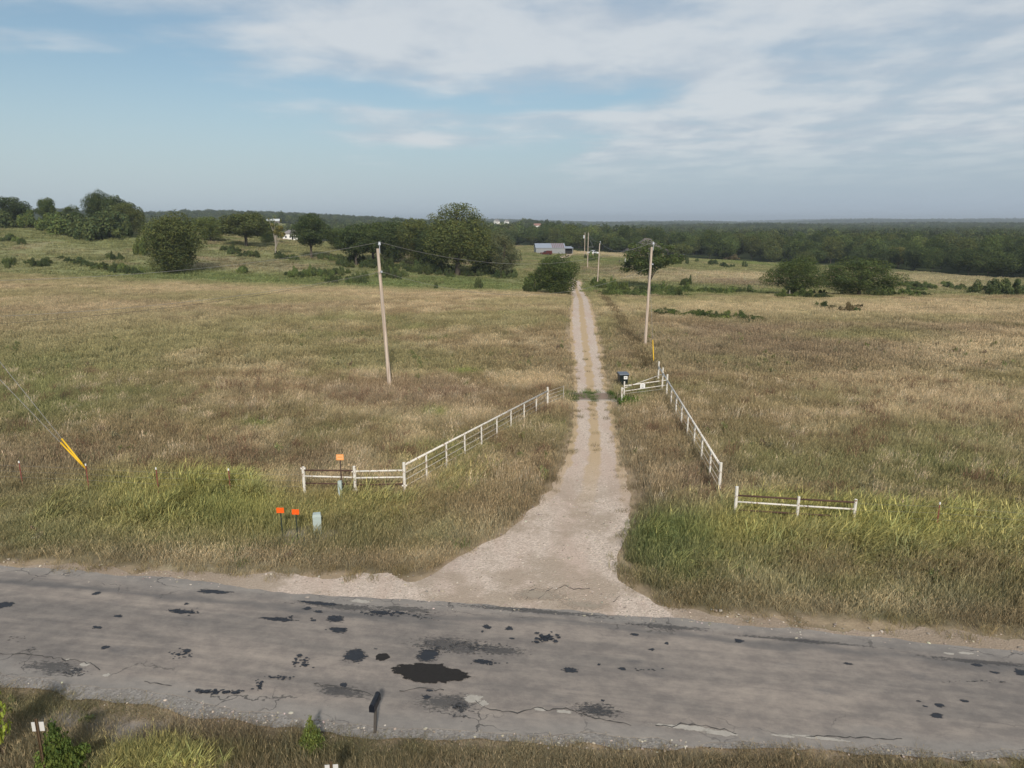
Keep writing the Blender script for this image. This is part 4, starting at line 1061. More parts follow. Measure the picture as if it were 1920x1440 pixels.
def dome(seed, n_, zc=0.5, zr=0.38, rr_=0.66, r0=0.26, r1=0.40, rz=0.14, up_=0.0):
    """lobes over the surface of an ellipsoidal crown, uneven in size"""
    rr = random.Random(seed); o_ = []
    r0 *= 0.8; r1 *= 1.08
    for i in range(n_):
        cz = 1 - 2 * (i + 0.5) / n_; sr = math.sqrt(1 - cz * cz); a = i * 2.39996 + rr.uniform(-0.35, 0.35)
        k = rr.uniform(0.72, 1.2); rad = rr.uniform(r0, r1)
        o_.append((rr_ * sr * math.cos(a) * k, rr_ * sr * math.sin(a) * k, zc + zr * cz * rr.uniform(0.82, 1.05) + up_ * sr, rad, rad * rr.uniform(0.85, 1.15), rz * rad / 0.33 * rr.uniform(0.8, 1.2)))
    o_.append((0, 0, zc, rr_ * 0.75, rr_ * 0.75, zr * 0.8))
    return o_
PROTO = {}
def proto(kind, seed, lobes, n_leaf, leaf, trunk=0.03, trunk_h=0.72, bark='bark', gap=0.0, fill=0.3, lean=0.0, asp=2.0):
    """unit meshes with x,y in crown radii and z in heights; kept at real proportion by the tree() scale"""
    PROTO[kind] = (crown_mesh(kind + '_crown', seed, lobes, int(n_leaf * 1.7), leaf * 0.95, fill, gap, asp),
                   trunk_mesh(kind + '_trunk', seed, trunk_h, trunk, lobes[:6] if trunk > 0 else [], M[bark], lean))
# rounded field trees, leaves down to the ground
proto('round', 21, dome(21, 22, 0.49, 0.36, 0.64, 0.24, 0.42), 15000, 0.055, 0.05, 0.6)
proto('round_b', 22, dome(22, 18, 0.50, 0.35, 0.64, 0.26, 0.44), 11000, 0.062, 0.05, 0.6)
# spreading trees with an open trunk
proto('spread', 23, dome(23, 20, 0.60, 0.27, 0.66, 0.22, 0.38, 0.12), 11000, 0.062, 0.05, 0.75, gap=0.25)
proto('spread_b', 24, dome(24, 18, 0.58, 0.28, 0.68, 0.22, 0.38, 0.12), 10000, 0.066, 0.05, 0.75, gap=0.3)
proto('low_spread', 25, dome(25, 26, 0.52, 0.33, 0.70, 0.18, 0.36, 0.15, -0.05), 13000, 0.045, 0.04, 0.7, gap=0.12)
proto('low_spread_b', 26, dome(26, 28, 0.46, 0.36, 0.72, 0.18, 0.36, 0.16, -0.05), 15000, 0.042, 0.04, 0.7, gap=0.10)
# the big oak with its high broken top
oak = dome(127, 20, 0.46, 0.26, 0.66, 0.24, 0.42, 0.13) + [(0.0, 0.0, 0.70, 0.52, 0.5, 0.14), (-0.3, -0.1, 0.68, 0.36, 0.36, 0.11), (0.36, 0.0, 0.70, 0.34, 0.34, 0.11),
       (-0.06, 0.0, 0.88, 0.36, 0.34, 0.095), (0.24, -0.05, 0.85, 0.30, 0.30, 0.085), (-0.22, 0.1, 0.82, 0.26, 0.26, 0.07), (0.10, 0.1, 0.93, 0.24, 0.22, 0.055), (-0.55, 0.0, 0.80, 0.16, 0.15, 0.045), (0.44, 0.0, 0.79, 0.2, 0.2, 0.06)]
proto('oak', 27, oak, 15000, 0.042, 0.055, 0.9, gap=0.22)
proto('open', 28, rand_lobes(28, 22, 0.78, 0.34, 0.88, 0.15, 0.28, 0.6, False), 7000, 0.06, 0.035, 0.8, gap=0.35, fill=0.5)
proto('cedar', 29, [(0, 0, 0.15 + 0.17 * k, 0.95 - 0.17 * k, 0.95 - 0.17 * k, 0.13) for k in range(5)], 6000, 0.055, 0.035, 0.9)
proto('grey', 30, dome(30, 20, 0.52, 0.35, 0.62, 0.22, 0.36), 9000, 0.055, 0.04, 0.75, gap=0.3)
dead = [(0.15, 0, 0.62, 0.2, 0.2, 0.07), (0.35, 0, 0.72, 0.24, 0.2, 0.06), (-0.1, 0.1, 0.8, 0.14, 0.14, 0.04), (0.5, 0, 0.55, 0.2, 0.2, 0.06), (0.45, 0.1, 0.92, 0.06, 0.06, 0.03), (-0.3, 0, 0.97, 0.04, 0.04, 0.02), (0.1, 0, 1.0, 0.04, 0.04, 0.02)]
PROTO['thin'] = (crown_mesh('thin_crown', 31, dead, 1500, 0.07, 0.5, 0.3), trunk_mesh('thin_trunk', 31, 0.8, 0.05, dead, M['bark_pale'], 0.25))
# shrubs
def shrub_lobes(seed):
    rr = random.Random(seed); o_ = []
    for k in range(11):
        a_ = rr.uniform(0, 6.28); q = rr.uniform(0.1, 0.85) ** 0.7; rad = rr.uniform(0.16, 0.36)
        o_.append((q * math.cos(a_), q * math.sin(a_), rr.uniform(0.12, 0.85 - 0.5 * q), rad, rad, rad * rr.uniform(0.7, 1.3)))
    return o_
for i in range(4):
    proto('shrub%d' % i, 40 + i, shrub_lobes(140 + i), 2000, 0.13, 0.03, 0.5, gap=0.25, asp=1.2)
# woods trees
for i in range(6):
    proto('wood%d' % i, 50 + i, dome(50 + i, 15, 0.56, 0.30, 0.60, 0.28, 0.48, 0.15), 4200, 0.10, 0.03, 0.6)
TINTS = {'dark': (0.040, 0.052, 0.022), 'olive': (0.062, 0.070, 0.027), 'mid': (0.050, 0.064, 0.024), 'grey': (0.066, 0.070, 0.040), 'bright': (0.080, 0.094, 0.032), 'yellow': (0.092, 0.086, 0.032),
         'shrub': (0.052, 0.064, 0.028), 'shrub_green': (0.070, 0.088, 0.032), 'brownish': (0.090, 0.074, 0.044)}
LOOK = {'dark': 'dark green', 'olive': 'olive green', 'mid': 'mid green', 'grey': 'grey-green', 'bright': 'pale green', 'yellow': 'yellowish', 'shrub': 'dark', 'shrub_green': 'fresh green', 'brownish': 'brownish'}
def plant(kind, p, h, rad, tnt, name, label, cat, rz=0.0, group=None, jitter=0.08):
    t_ = thing(name, label, cat, (p.x, p.y, p.z - 0.05), rz, group)
    t_.scale = (rad, rad, h)
    cm, tm = PROTO[kind]
    c = bpy.data.objects.new('crown', cm); COL.objects.link(c); c.parent = t_
    k = 1.95 * random.uniform(1 - jitter, 1 + jitter); q = TINTS[tnt]
    c.color = (q[0] * k, q[1] * k, q[2] * k, 1)
    s_ = bpy.data.objects.new('trunk', tm); COL.objects.link(s_); s_.parent = t_
    return t_
def tree(kind, px, base, top, wpx, tnt, label, D=None, group=None, name='tree', cat='tree', rz=None):
    p = at(px, base) if D is None else atD(px, D)
    h = height_for(p, top); rad = wpx / 2 * scale_at(p) / 0.97
    return plant(kind, p, max(h, 0.4), rad, tnt, name, label, cat, random.uniform(-0.4, 0.4) if rz is None else rz, group)
tree('round', 330, 511, 392, 122, 'olive', 'large rounded dark green tree leafy to the ground below the hilltop grove', name='pasture_tree')
tree('shrub1', 266, 478, 432, 30, 'bright', 'slim pale green sapling beside the large rounded pasture tree', name='sapling')
HG = 'trees of the hilltop grove'
tree('round_b', 45, 0, 364, 88, 'dark', 'broad dark tree at the open end of the hilltop grove', D=235, group=HG, name='grove_tree')
tree('spread', 113, 0, 367, 36, 'mid', 'small pointed tree between the two clumps of the hilltop grove', D=238, group=HG, name='grove_tree')
tree('open', 160, 0, 378, 40, 'mid', 'thin scraggly tree in the dip of the hilltop grove', D=240, group=HG, name='grove_tree')
tree('round', 207, 0, 353, 56, 'dark', 'tallest dark tree of the hilltop grove against the sky', D=236, group=HG, name='grove_tree')
tree('spread_b', 236, 0, 362, 56, 'dark', 'dark tree leaning against the tallest hilltop tree', D=234, group=HG, name='grove_tree')
tree('round_b', 262, 0, 375, 58, 'olive', 'round olive tree where the hilltop grove ends above the pasture', D=226, group=HG, name='grove_tree')
for i, (px, D, top, wpx, k) in enumerate(((18, 226, 388, 70, 'shrub'), (120, 220, 388, 60, 'shrub_green'), (160, 214, 392, 100, 'shrub'), (205, 206, 395, 90, 'shrub'), (130, 210, 400, 70, 'shrub_green'), (185, 200, 405, 60, 'shrub'), (240, 214, 385, 70, 'shrub'), (80, 228, 392, 40, 'shrub_green'), (225, 222, 380, 60, 'shrub'))):
    tree('shrub%d' % (i % 4), px, 0, top, wpx, k, 'rounded thicket shrub under the hilltop grove', D=D, group='thicket shrubs under the hilltop grove', name='thicket_shrub', cat='shrub')
tree('round_b', 395, 452, 402, 60, 'bright', 'pale green tree behind the large rounded pasture tree', name='pasture_tree')
tree('spread', 462, 462, 394, 105, 'olive', 'wide spreading olive tree on the slope before the white house', name='pasture_tree')
tree('round', 505, 455, 408, 48, 'mid', 'smaller tree crowding the wide spreading olive tree', name='pasture_tree')
tree('thin', 517, 477, 408, 56, 'yellow', 'half bare leaning tree with pale trunk before the white house', name='leaning_tree', rz=0)
tree('spread', 584, 484, 395, 76, 'dark', 'tall oval tree with visible trunk in front of the white house', name='pasture_tree', rz=1)
tree('spread_b', 668, 497, 414, 84, 'dark', 'dark tree with twin trunks behind the utility pole wires', name='pasture_tree')
tree('round_b', 640, 470, 424, 60, 'mid', 'mid green tree just past the white barn', name='pasture_tree')
tree('round', 735, 492, 406, 90, 'dark', 'dense dark tree behind the slightly leaning field pole', name='pasture_tree')
tree('round_b', 785, 500, 402, 76, 'olive', 'olive tree pressed against the big emergent oak', name='pasture_tree')
tree('oak', 858, 516, 377, 150, 'olive', 'biggest oak with a broken open crown rising above the horizon', name='oak_tree', rz=0)
tree('round_b', 905, 512, 428, 80, 'mid', 'dense tree filling the gap between the biggest oak and its grey-green neighbour', name='pasture_tree')
tree('spread_b', 700, 490, 412, 90, 'mid', 'broad tree behind the twin-trunked dark tree', name='pasture_tree')
tree('round', 815, 505, 420, 90, 'dark', 'dark tree under the side of the biggest oak', name='pasture_tree')
tree('grey', 945, 520, 428, 66, 'grey', 'grey-green tree standing to one side of the biggest oak', name='pasture_tree')
tree('round', 1042, 553, 473, 92, 'mid', 'bushy tree overhanging the gravel drive', name='drive_tree', rz=0.5)
tree('shrub2', 1002, 546, 502, 40, 'mid', 'low bush at the foot of the tree overhanging the drive', name='bush', cat='bush')
tree('open', 1216, 541, 436, 122, 'mid', 'airy thin-crowned tree behind the wooden pole beside the yellow guy marker', name='open_tree', rz=0.3)
tree('low_spread', 1489, 555, 474, 118, 'mid', 'low spreading tree smaller of the pair in the straw pasture below the woods', name='spreading_tree')
tree('low_spread_b', 1610, 556, 474, 160, 'mid', 'widest low tree of the pair in the straw pasture below the woods', name='spreading_tree')
for i, (px, base, top, wpx) in enumerate(((1848, 552, 518, 44), (1872, 556, 530, 44), (1895, 556, 513, 50), (1925, 555, 520, 50))):
    tree('shrub%d' % (i % 4), px, base, top, wpx, 'shrub', 'dark shrub of the clump by the straw field below the woods', group='shrub clump by the straw field', name='pasture_shrub', cat='shrub')
# brush strips
def brush(spots, label, group, tnts, name='brush', jit=0.5, seed=1):
    rr = random.Random(seed)
    for (x0, y0, x1, y1, n_, w0, w1, h0, h1) in spots:
        for i in range(int(n_ * 1.5)):
            t_ = rr.uniform(0, 1)
            p = at(x0 + (x1 - x0) * t_ + rr.gauss(0, 3), y0 + (y1 - y0) * t_ + rr.uniform(-4, 4))
            hh_ = rr.uniform(h0, h1) * rr.uniform(0.75, 1.7); tq = rr.choice(tnts)
            plant('shrub%d' % rr.randrange(4), p, hh_, rr.uniform(w0, w1) * 0.66, tq, name, LOOK[tq] + (' taller ' if hh_ > (h0 + h1) * 0.62 else ' low ') + label, 'shrub', rr.uniform(0, 6), group, 0.3)
brush([(1112, 536, 1175, 552, 22, 1.0, 1.9, 1.0, 2.0), (1130, 556, 1300, 556, 36, 1.2, 2.4, 0.6, 1.2), (1190, 547, 1410, 551, 36, 1.2, 2.2, 0.6, 1.3)],
      'bramble in the brush strip past the wooden poles', 'brambles in the strip past the poles', ['shrub_green', 'shrub', 'shrub_green'], 'bramble', seed=2)
brush([(1222, 588, 1425, 602, 56, 0.8, 1.4, 0.35, 0.65)], 'bramble of the narrow hedge across the dry brown field', 'brambles of the narrow hedge', ['shrub_green', 'shrub'], 'bramble', seed=3)
brush([(1262, 493, 1310, 492, 6, 1.2, 2.2, 1.2, 2.2), (1325, 496, 1370, 500, 6, 1.2, 2.4, 1.0, 2.0), (1388, 500, 1394, 500, 1, 1.5, 1.8, 2.0, 2.2), (1282, 535, 1300, 536, 3, 1.0, 1.6, 1.2, 1.8)],
      'shrub scattered over the straw meadow beside the house', 'shrubs in the straw meadow', ['shrub'], 'meadow_shrub', seed=4)
brush([(1540, 580, 1615, 584, 9, 0.9, 1.5, 0.5, 1.0)], 'weedy shrub in the patch before the pair of low trees', 'weedy patch before the pair of low trees', ['brownish', 'shrub'], 'weed_shrub', seed=5)
brush([(1680, 535, 1760, 545, 10, 1.5, 2.6, 0.7, 1.2), (1640, 555, 1740, 556, 9, 1.4, 2.4, 0.8, 1.4), (1440, 556, 1580, 558, 10, 1.3, 2.2, 0.7, 1.2), (1770, 535, 1830, 548, 7, 1.4, 2.4, 0.7, 1.2)],
      'sprawling brush around the pair of low trees below the woods', 'brush around the pair of low trees', ['shrub', 'shrub_green'], 'brush', seed=6)
brush([(125, 440, 210, 446, 14, 1.5, 2.6, 1.0, 2.2), (10, 448, 50, 455, 5, 1.2, 2.2, 0.8, 1.6), (0, 500, 90, 496, 6, 1.0, 2.0, 0.8, 1.6), (110, 488, 200, 506, 14, 1.2, 2.2, 0.6, 1.2), (190, 508, 275, 512, 12, 1.2, 2.0, 0.7, 1.4), (205, 485, 255, 498, 5, 1.0, 1.6, 1.0, 1.6)],
      'brush on the slope below the hilltop grove', 'brush below the hilltop grove', ['shrub', 'shrub_green', 'shrub'], 'brush', seed=7)
brush([(540, 520, 650, 515, 16, 1.2, 2.2, 0.9, 1.8), (605, 530, 690, 528, 10, 1.2, 2.0, 0.9, 1.8), (700, 518, 760, 520, 8, 1.4, 2.4, 1.4, 2.4), (440, 512, 460, 512, 2, 1.4, 1.8, 1.4, 1.8), (520, 482, 560, 486, 6, 1.2, 2.0, 0.8, 1.4), (410, 470, 480, 480, 10, 1.6, 2.6, 0.8, 1.6), (600, 486, 650, 490, 7, 1.2, 2.0, 1.0, 1.8)],
      'brush clump around the trees behind the leaning field pole', 'brush behind the leaning field pole', ['shrub', 'shrub', 'shrub_green'], 'brush', seed=8)
brush([(640, 496, 760, 505, 14, 1.5, 2.6, 1.4, 2.6), (760, 508, 850, 516, 14, 1.4, 2.4, 1.2, 2.2), (870, 514, 960, 520, 12, 1.4, 2.4, 1.0, 2.0), (820, 545, 826, 545, 1, 0.9, 1.0, 1.4, 1.5), (895, 538, 903, 538, 2, 0.8, 1.1, 1.6, 2.2), (985, 548, 1010, 550, 4, 1.0, 1.5, 1.0, 1.8)],
      'undergrowth bush at the feet of the oak and its neighbours', 'undergrowth of the oak row', ['shrub', 'dark'], 'undergrowth_bush', seed=9)
brush([(1098, 488, 1120, 486, 5, 1.2, 2.0, 1.2, 2.2)], 'bush by the poles near the metal shed', 'bushes near the metal shed', ['shrub_green', 'shrub'], 'bush', seed=10)
tree('shrub3', 1372, 487, 476, 30, 'brownish', 'brown brush pile on the mown strip before the woods', name='brush_pile', cat='brush pile')

# the woods: nearest trees singly, the rest as one mass
r = np.random.default_rng(33)
n_ = 9000
yy = np.sqrt(r.uniform(200 ** 2, 900 ** 2, n_)); xx = r.uniform(-0.8, 0.8, n_) * yy
ok = is_woods(xx, yy)
xx, yy = xx[ok], yy[ok]
order = np.argsort(yy - woods_front(960 + FPX * xx / yy) * 0.0)
cell = {}; sel = []
for i in order:          # keep crowns about 7 m apart
    k = (int(xx[i] // 6.5), int(yy[i] // 6.5))
    if any((k[0] + a, k[1] + b_) in cell and (xx[cell[(k[0] + a, k[1] + b_)]] - xx[i]) ** 2 + (yy[cell[(k[0] + a, k[1] + b_)]] - yy[i]) ** 2 < 30 for a in (-1, 0, 1) for b_ in (-1, 0, 1)): continue
    cell[k] = i; sel.append(i)
fr = yy - woods_front(960 + FPX * xx / yy)
sel = np.array(sel)
inv = np.abs(xx[sel] / yy[sel]) < 0.74
rank = sel[inv][np.argsort(fr[sel[inv]] * 1.0 + yy[sel[inv]] * 0.35)]
single = rank[:290]
tn_choices = ['mid', 'olive', 'dark', 'mid', 'olive', 'bright', 'yellow']
wr_ = random.Random(5)
for i in single:
    p = Vector((xx[i], yy[i], Zs(xx[i], yy[i])))
    edge_ = fr[i] < 10
    h = wr_.uniform(5.0, 9.0) if edge_ else wr_.uniform(8, 13.5)
    if xx[i] < 20: h *= 0.85
    tq = wr_.choices(tn_choices, (6, 5, 5, 5, 4, 1.5, 0.6))[0]
    plant('wood%d' % wr_.randrange(6), p, h, wr_.uniform(3.8, 6.6), tq, 'woods_tree', LOOK[tq] + (' smaller tree fronting the wide woods' if edge_ else ' tree standing within the wide woods'), 'tree', wr_.uniform(0, 6.2), 'trees along the edge of the woods', 0.22)
chosen = set(single.tolist())
rest = np.array([i for i in sel if i not in chosen])
fx_, fy_ = xx[rest], yy[rest]
n2 = 60000
y2 = 900 * np.exp(r.uniform(0, math.log(7.5), n2)); x2 = r.uniform(-0.82, 0.82, n2) * y2
ok = is_woods(x2, y2) & ~((fbm(x2, y2 * 0.5, 160, 200, 3) > 0.66) & (y2 < 3500))
x2, y2 = x2[ok], y2[ok]
fx_, fy_ = np.concatenate([fx_, x2]), np.concatenate([fy_, y2])
tt = np.array([TINTS[k] for k in ('mid', 'olive', 'dark', 'bright')])[r.choice(4, len(fx_), p=(0.35, 0.3, 0.25, 0.1))] * 1.6 * r.uniform(0.7, 1.3, (len(fx_), 1))
hs = r.uniform(6.5, 13.5, len(fx_)); rs = r.uniform(3.8, 6.0, len(fx_)) * (1 + 0.6 * smooth(900, 3000, fy_))
far_protos = []
for i in range(4):
    cm = crown_mesh('far_crown', 70 + i, dome(70 + i, 12, 0.55, 0.32, 0.58, 0.32, 0.52, 0.16), 1100, 0.22, 0.3, asp=2.0)
    cm.materials.clear(); cm.materials.append(M['grass'])
    far_protos.append(bpy.data.objects.new('far_crown', cm))
scatter('distant_woods', proto_coll('far_crowns', far_protos), 4, fx_, fy_, tt, r.uniform(-3, 3, len(fx_)), np.stack([rs, rs, hs], 1),
        'unbroken dark green woods rolling away to the horizon', 'woods', 34, z=Z(fx_, fy_), zoff=-0.4)

# broadleaf weeds mixed into the grass
def forb(i):
    cm = crown_mesh('forb', 240 + i, [(math.cos(q) * 0.5, math.sin(q) * 0.5, 0.35 + 0.12 * k, 0.4, 0.4, 0.3) for k, q in enumerate((0, 1.5, 2.9, 4.4))], 150, 0.26, 0.5, 0.3)
    cm.materials.clear(); cm.materials.append(M['grass'])
    return bpy.data.objects.new('forb', cm)
xx, yy, r = pts_in(3600, 9, 70, 63)
ok = keep_off(xx, yy, 0.5) & (fbm(xx, yy, 3.5, 83, 3) + r.uniform(-0.12, 0.12, len(xx)) > 0.56) & ((yy > road_far(xx) + 1.5) | (yy < road_near(xx) - 0.9))
xx, yy = xx[ok], yy[ok]
fc = np.array(((0.19, 0.205, 0.085), (0.23, 0.235, 0.10), (0.23, 0.17, 0.115), (0.28, 0.25, 0.15)))[r.choice(4, len(xx), p=(0.35, 0.3, 0.2, 0.15))]
fs = r.uniform(0.10, 0.26, len(xx))
scatter('broadleaf_weeds', proto_coll('forbs', [forb(i) for i in range(3)]), 3, xx, yy, fc, r.uniform(-3, 3, len(xx)), np.stack([fs, fs, fs * r.uniform(1.2, 2.6, len(xx))], 1),
        'scattered broadleaf weeds and dark forbs standing in the field grass', 'weeds', 64)

# near-bank plants
def small_plant(name, label, px, row, top, wpx, lobes, n_leaf, leaf, colr, cat='shrub', seed=90):
    p = at(px, row); h = height_for(p, top); rad = wpx / 2 * scale_at(p)
    t_ = thing(name, label, cat, (p.x, p.y, p.z - 0.02)); t_.scale = (rad, rad, h)
    c = bpy.data.objects.new('foliage', crown_mesh(name + '_foliage', seed, lobes, n_leaf, leaf, 0.5, 0.2)); COL.objects.link(c); c.parent = t_; c.color = (*colr, 1)
    s_ = bpy.data.objects.new('stem', trunk_mesh(name + '_stem', seed, 0.85, 0.03, lobes[:5], M['bark'])); COL.objects.link(s_); s_.parent = t_
    return t_
conic = [(0, 0, 0.12 + 0.16 * k, 0.8 - 0.14 * k, 0.8 - 0.14 * k, 0.13) for k in range(6)] + [(0.5, 0, 0.4, 0.35, 0.2, 0.12), (-0.45, 0.1, 0.35, 0.3, 0.25, 0.14), (0.75, 0.1, 0.5, 0.22, 0.15, 0.08)]
small_plant('cedar_sapling', 'bright green feathery cedar sapling beside the small white road marker', 115, 1462, 1350, 120, conic, 6500, 0.075, (0.115, 0.155, 0.045), seed=91)
small_plant('roadside_bush', 'pale yellow-green bush on the bank between mailbox and cedar sapling', 585, 1405, 1342, 66, conic[:6], 3600, 0.085, (0.17, 0.20, 0.06), seed=92)
small_plant('leafy_sapling', 'lime green broadleaf sapling at the foot of the road by the stony bank', -8, 1440, 1296, 68, [(0, 0, 0.9, 0.7, 0.7, 0.1), (0.3, 0, 0.72, 0.7, 0.6, 0.12), (-0.3, 0, 0.6, 0.7, 0.7, 0.14), (0.2, 0.2, 0.45, 0.6, 0.6, 0.12)], 700, 0.16, (0.24, 0.29, 0.06), seed=93)
small_plant('weed_bush', 'bright green weed clump at the cattle guard end of the white fence', 1182, 762, 738, 52, [(math.cos(a) * 0.5, math.sin(a) * 0.5, 0.4, 0.5, 0.5, 0.4) for a in np.linspace(0, 5, 5)], 2600, 0.10, (0.10, 0.165, 0.04), seed=94)
small_plant('dead_weed', 'round brown dried weed caught on the wire fence', 1776, 966, 944, 26, [(0, 0, 0.5, 0.9, 0.9, 0.5)], 900, 0.16, (0.22, 0.155, 0.095), 'weed', seed=95)

# ------------------------------------------------------------------ white pipe fences
def rel(p, o_): return Vector((p[0] - o_.location.x, p[1] - o_.location.y, p[2] - o_.location.z))
def post(par, p, h, r_=0.045, m_='white_pipe', sink=0.15, name='post', cap=True):
    q = rel(p, par); mb = MB()
    mb.tube([(q.x, q.y, q.z - sink), (q.x, q.y, q.z + h - 0.012), (q.x, q.y, q.z + h)], [r_, r_, r_ * 0.8], 12)
    return mb.build(name, M[m_], par, False)
def rail(par, a, b_, r_=0.03, m_='white_pipe', name='rail', seg=10, sag=0.0):
    a, b_ = rel(a, par), rel(b_, par); mb = MB()
    n_ = 8 if sag else 2
    mb.tube([a.lerp(b_, i / n_) + Vector((0, 0, -sag * 4 * (i / n_) * (1 - i / n_))) for i in range(n_ + 1)], r_, seg)
    return mb.build(name, M[m_], par, True)
def up(p, h): return Vector((p.x, p.y, p.z + h))
# left entrance
P1 = at(568, 875, 1.3); P2 = at(664, 875, 1.3); P3 = at(757, 867, 1.42); P4 = at(1027, 726, 1.35)
f = thing('pipe_fence', 'white pipe entrance fence angling from the orange signs up to the cattle guard', 'fence', P3)
for p, h in ((P1, 1.3), (P2, 1.32), (P3, 1.42)): post(f, p, h, 0.06)
rail(f, up(P1, 1.15), up(P2, 1.13), 0.034, 'rust_pipe'); rail(f, up(P1, 0.90), up(P2, 0.84), 0.036); rail(f, up(P1, 0.60), up(P2, 0.55), 0.03, 'rust_pipe')
rail(f, up(P2, 1.10), up(P3, 1.08), 0.036); rail(f, up(P2, 0.82), up(P3, 0.79), 0.036); rail(f, up(P2, 0.52), up(P3, 0.50), 0.03, 'rust_pipe')
for p, h in ((P2, 1.10), (P2, 0.30), (P3, 0.42), (P1, 1.22)):       # welded couplings
    q = rel(p, f); mb = MB(); mb.tube([(q.x - 0.10, q.y, q.z + h), (q.x + 0.10, q.y, q.z + h)], 0.045, 8); mb.build('coupling', M['white_pipe'], f)
rail_z0, rail_z1 = 1.30, 1.12
wing = [P3.lerp(P4, k / 9) for k in range(10)]
wing = [Vector((p.x, p.y, Zs(p.x, p.y))) for p in wing]
for k in range(1, 9): post(f, wing[k], rail_z0 + (rail_z1 - rail_z0) * k / 9 - 0.02, 0.040)
post(f, wing[9], 1.36, 0.058)
rail(f, up(wing[0], rail_z0), up(wing[9], rail_z1), 0.045)
for hz_ in (0.95, 0.66, 0.38): rail(f, up(wing[0], hz_), up(wing[9], hz_ * 0.93), 0.011, 'cable', 'cable', 5)
# wire gate panel beyond the last post
gp = at(1057, 722, 1.15)
g = thing('wire_gate', 'thin wire gate panel joining the long pipe fence to the cattle guard', 'gate', gp)
post(g, gp, 1.12, 0.018, 'cable', name='gate_stile')
for hz_ in (1.08, 0.86, 0.64, 0.42): rail(g, up(gp, hz_), up(wing[9], hz_), 0.011, 'cable', 'gate_wire', 5)
# right entrance wing with its cross panel
A = at(1352, 868, 1.4); B = at(1251, 713, 1.25)
f = thing('pipe_fence', 'white pipe entrance fence running from the trash bin out to the tall ditch grass', 'fence', A)
post(f, A, 1.42, 0.06)
line = [A.lerp(B, k / 8) for k in range(9)]
d8 = (B - A) / 8
line += [B + d8 * 1.05, B + d8 * 2.1]
line = [Vector((p.x, p.y, Zs(p.x, p.y))) for p in line]
for k in range(1, 8): post(f, line[k], 1.24, 0.042)
post(f, line[8], 1.63, 0.055); post(f, line[9], 1.62, 0.055); post(f, line[10], 1.62, 0.055)
rail(f, up(line[0], 1.27), up(line[10], 1.25), 0.048)
for hz_ in (0.92, 0.6, 0.34): rail(f, up(line[0], hz_), up(line[8], hz_), 0.009, 'cable', 'cable', 5)
C1 = at(1171, 715, 1.4); C0 = at(1166.5, 722, 1.3)
post(f, C1, 1.40, 0.042); post(f, C0, 1.15, 0.05)
rail(f, up(C1, 1.12), up(line[8], 1.26), 0.034); rail(f, up(C1, 0.78), up(line[8], 0.95), 0.026); rail(f, up(C1, 0.98), up(line[9], 1.20), 0.022)
rail(f, up(C1, 0.62), up(line[8], 0.72), 0.010, 'cable', 'cable', 5)
rail(f, up(C0, 1.0), up(C1, 1.0), 0.03)
def plate(name, p, ww, hh, m_, par=None, rz=0.0, th=0.012, front=-1):
    mb = MB(); q = rel(p, par) if par is not None else Vector(p)
    mb.box(q, (ww, th, hh), rz)
    return mb.build(name, M[m_], par)
sp_ = up(C1, 0).lerp(up(line[8], 0), 0.42)
S = thing('fence_sign', 'small white sign hung on the short pipe panel near the trash bin', 'sign', (sp_.x, sp_.y - 0.06, sp_.z + 0.86))
pl = plate('sign_plate', S.location + Vector((0, 0, 0.16)), 0.30, 0.30, 'paint_white', S)
for i, (dx_, dz_, w_) in enumerate(((0, 0.24, 0.16), (-0.05, 0.16, 0.035), (0.03, 0.16, 0.035), (0.0, 0.08, 0.14))):
    mb = MB(); mb.box((dx_, -0.0085, dz_), (w_, 0.003, 0.022 if i in (0, 3) else 0.05)); mb.build('sign_mark', M['ink'], pl)
# right road-side panel
R1 = at(1382, 912, 1.4); R2 = at(1498, 931, 1.12); R3 = at(1605, 936, 1.12)
f = thing('pipe_fence', 'short rust and white pipe panel standing alone in the tall verge grass', 'fence', R1)
post(f, R1, 1.40, 0.06); post(f, R2, 1.12, 0.055); post(f, R3, 1.12, 0.055)
rail(f, up(R1, 1.05), up(R2, 1.02), 0.034, 'rust_pipe'); rail(f, up(R2, 1.02), up(R3, 1.00), 0.034, 'rust_pipe')
rail(f, up(R1, 0.80), up(R2, 0.76), 0.034); rail(f, up(R2, 0.76), up(R3, 0.73), 0.034)
rail(f, up(R1, 0.48), up(R2, 0.45), 0.03, 'rust_pipe'); rail(f, up(R2, 0.45), up(R3, 0.43), 0.03, 'rust_pipe')
# barbed wire fences on steel posts
def wire_fence(tops, h, ends, label, ext):
    ps = [at(px, row, h) for px, row in tops]
    f = thing('wire_fence', label, 'fence', ps[0])
    for p in ps:
        q = rel(p, f); mb = MB()
        mb.box((q.x, q.y, q.z + (h - 0.12) / 2 - 0.1), (0.045, 0.012, h - 0.12 + 0.2)); mb.box((q.x, q.y + 0.018, q.z + (h - 0.12) / 2 - 0.1), (0.010, 0.030, h - 0.12 + 0.2))
        s_ = mb.build('steel_post', M['tpost'], f)
        mb = MB(); mb.box((q.x, q.y, q.z + h - 0.077), (0.046, 0.03, 0.085)); mb.build('white_tip', M['paint_white'], s_)
    allp = ext[0] + ps + ext[1]
    for hz_ in (0.95, 0.7, 0.45, 0.22):
        mb = MB()
        mb.tube([rel(up(p, hz_), f) for p in allp], 0.0035, 4); mb.build('barbed_wire', M['barbed'], f)
    return f
wire_fence([(35, 863), (160, 868), (292, 875), (428, 877)], 1.2, None, 'barbed wire fence on rusty steel posts with white tips beside the yellow guy guards', ([at(-80, 858, 1.2)], [P1]))
wire_fence([(1763, 940), (1985, 958)], 1.15, None, 'barbed wire fence on a rusty steel post with a dried weed caught on it', ([R3], []))

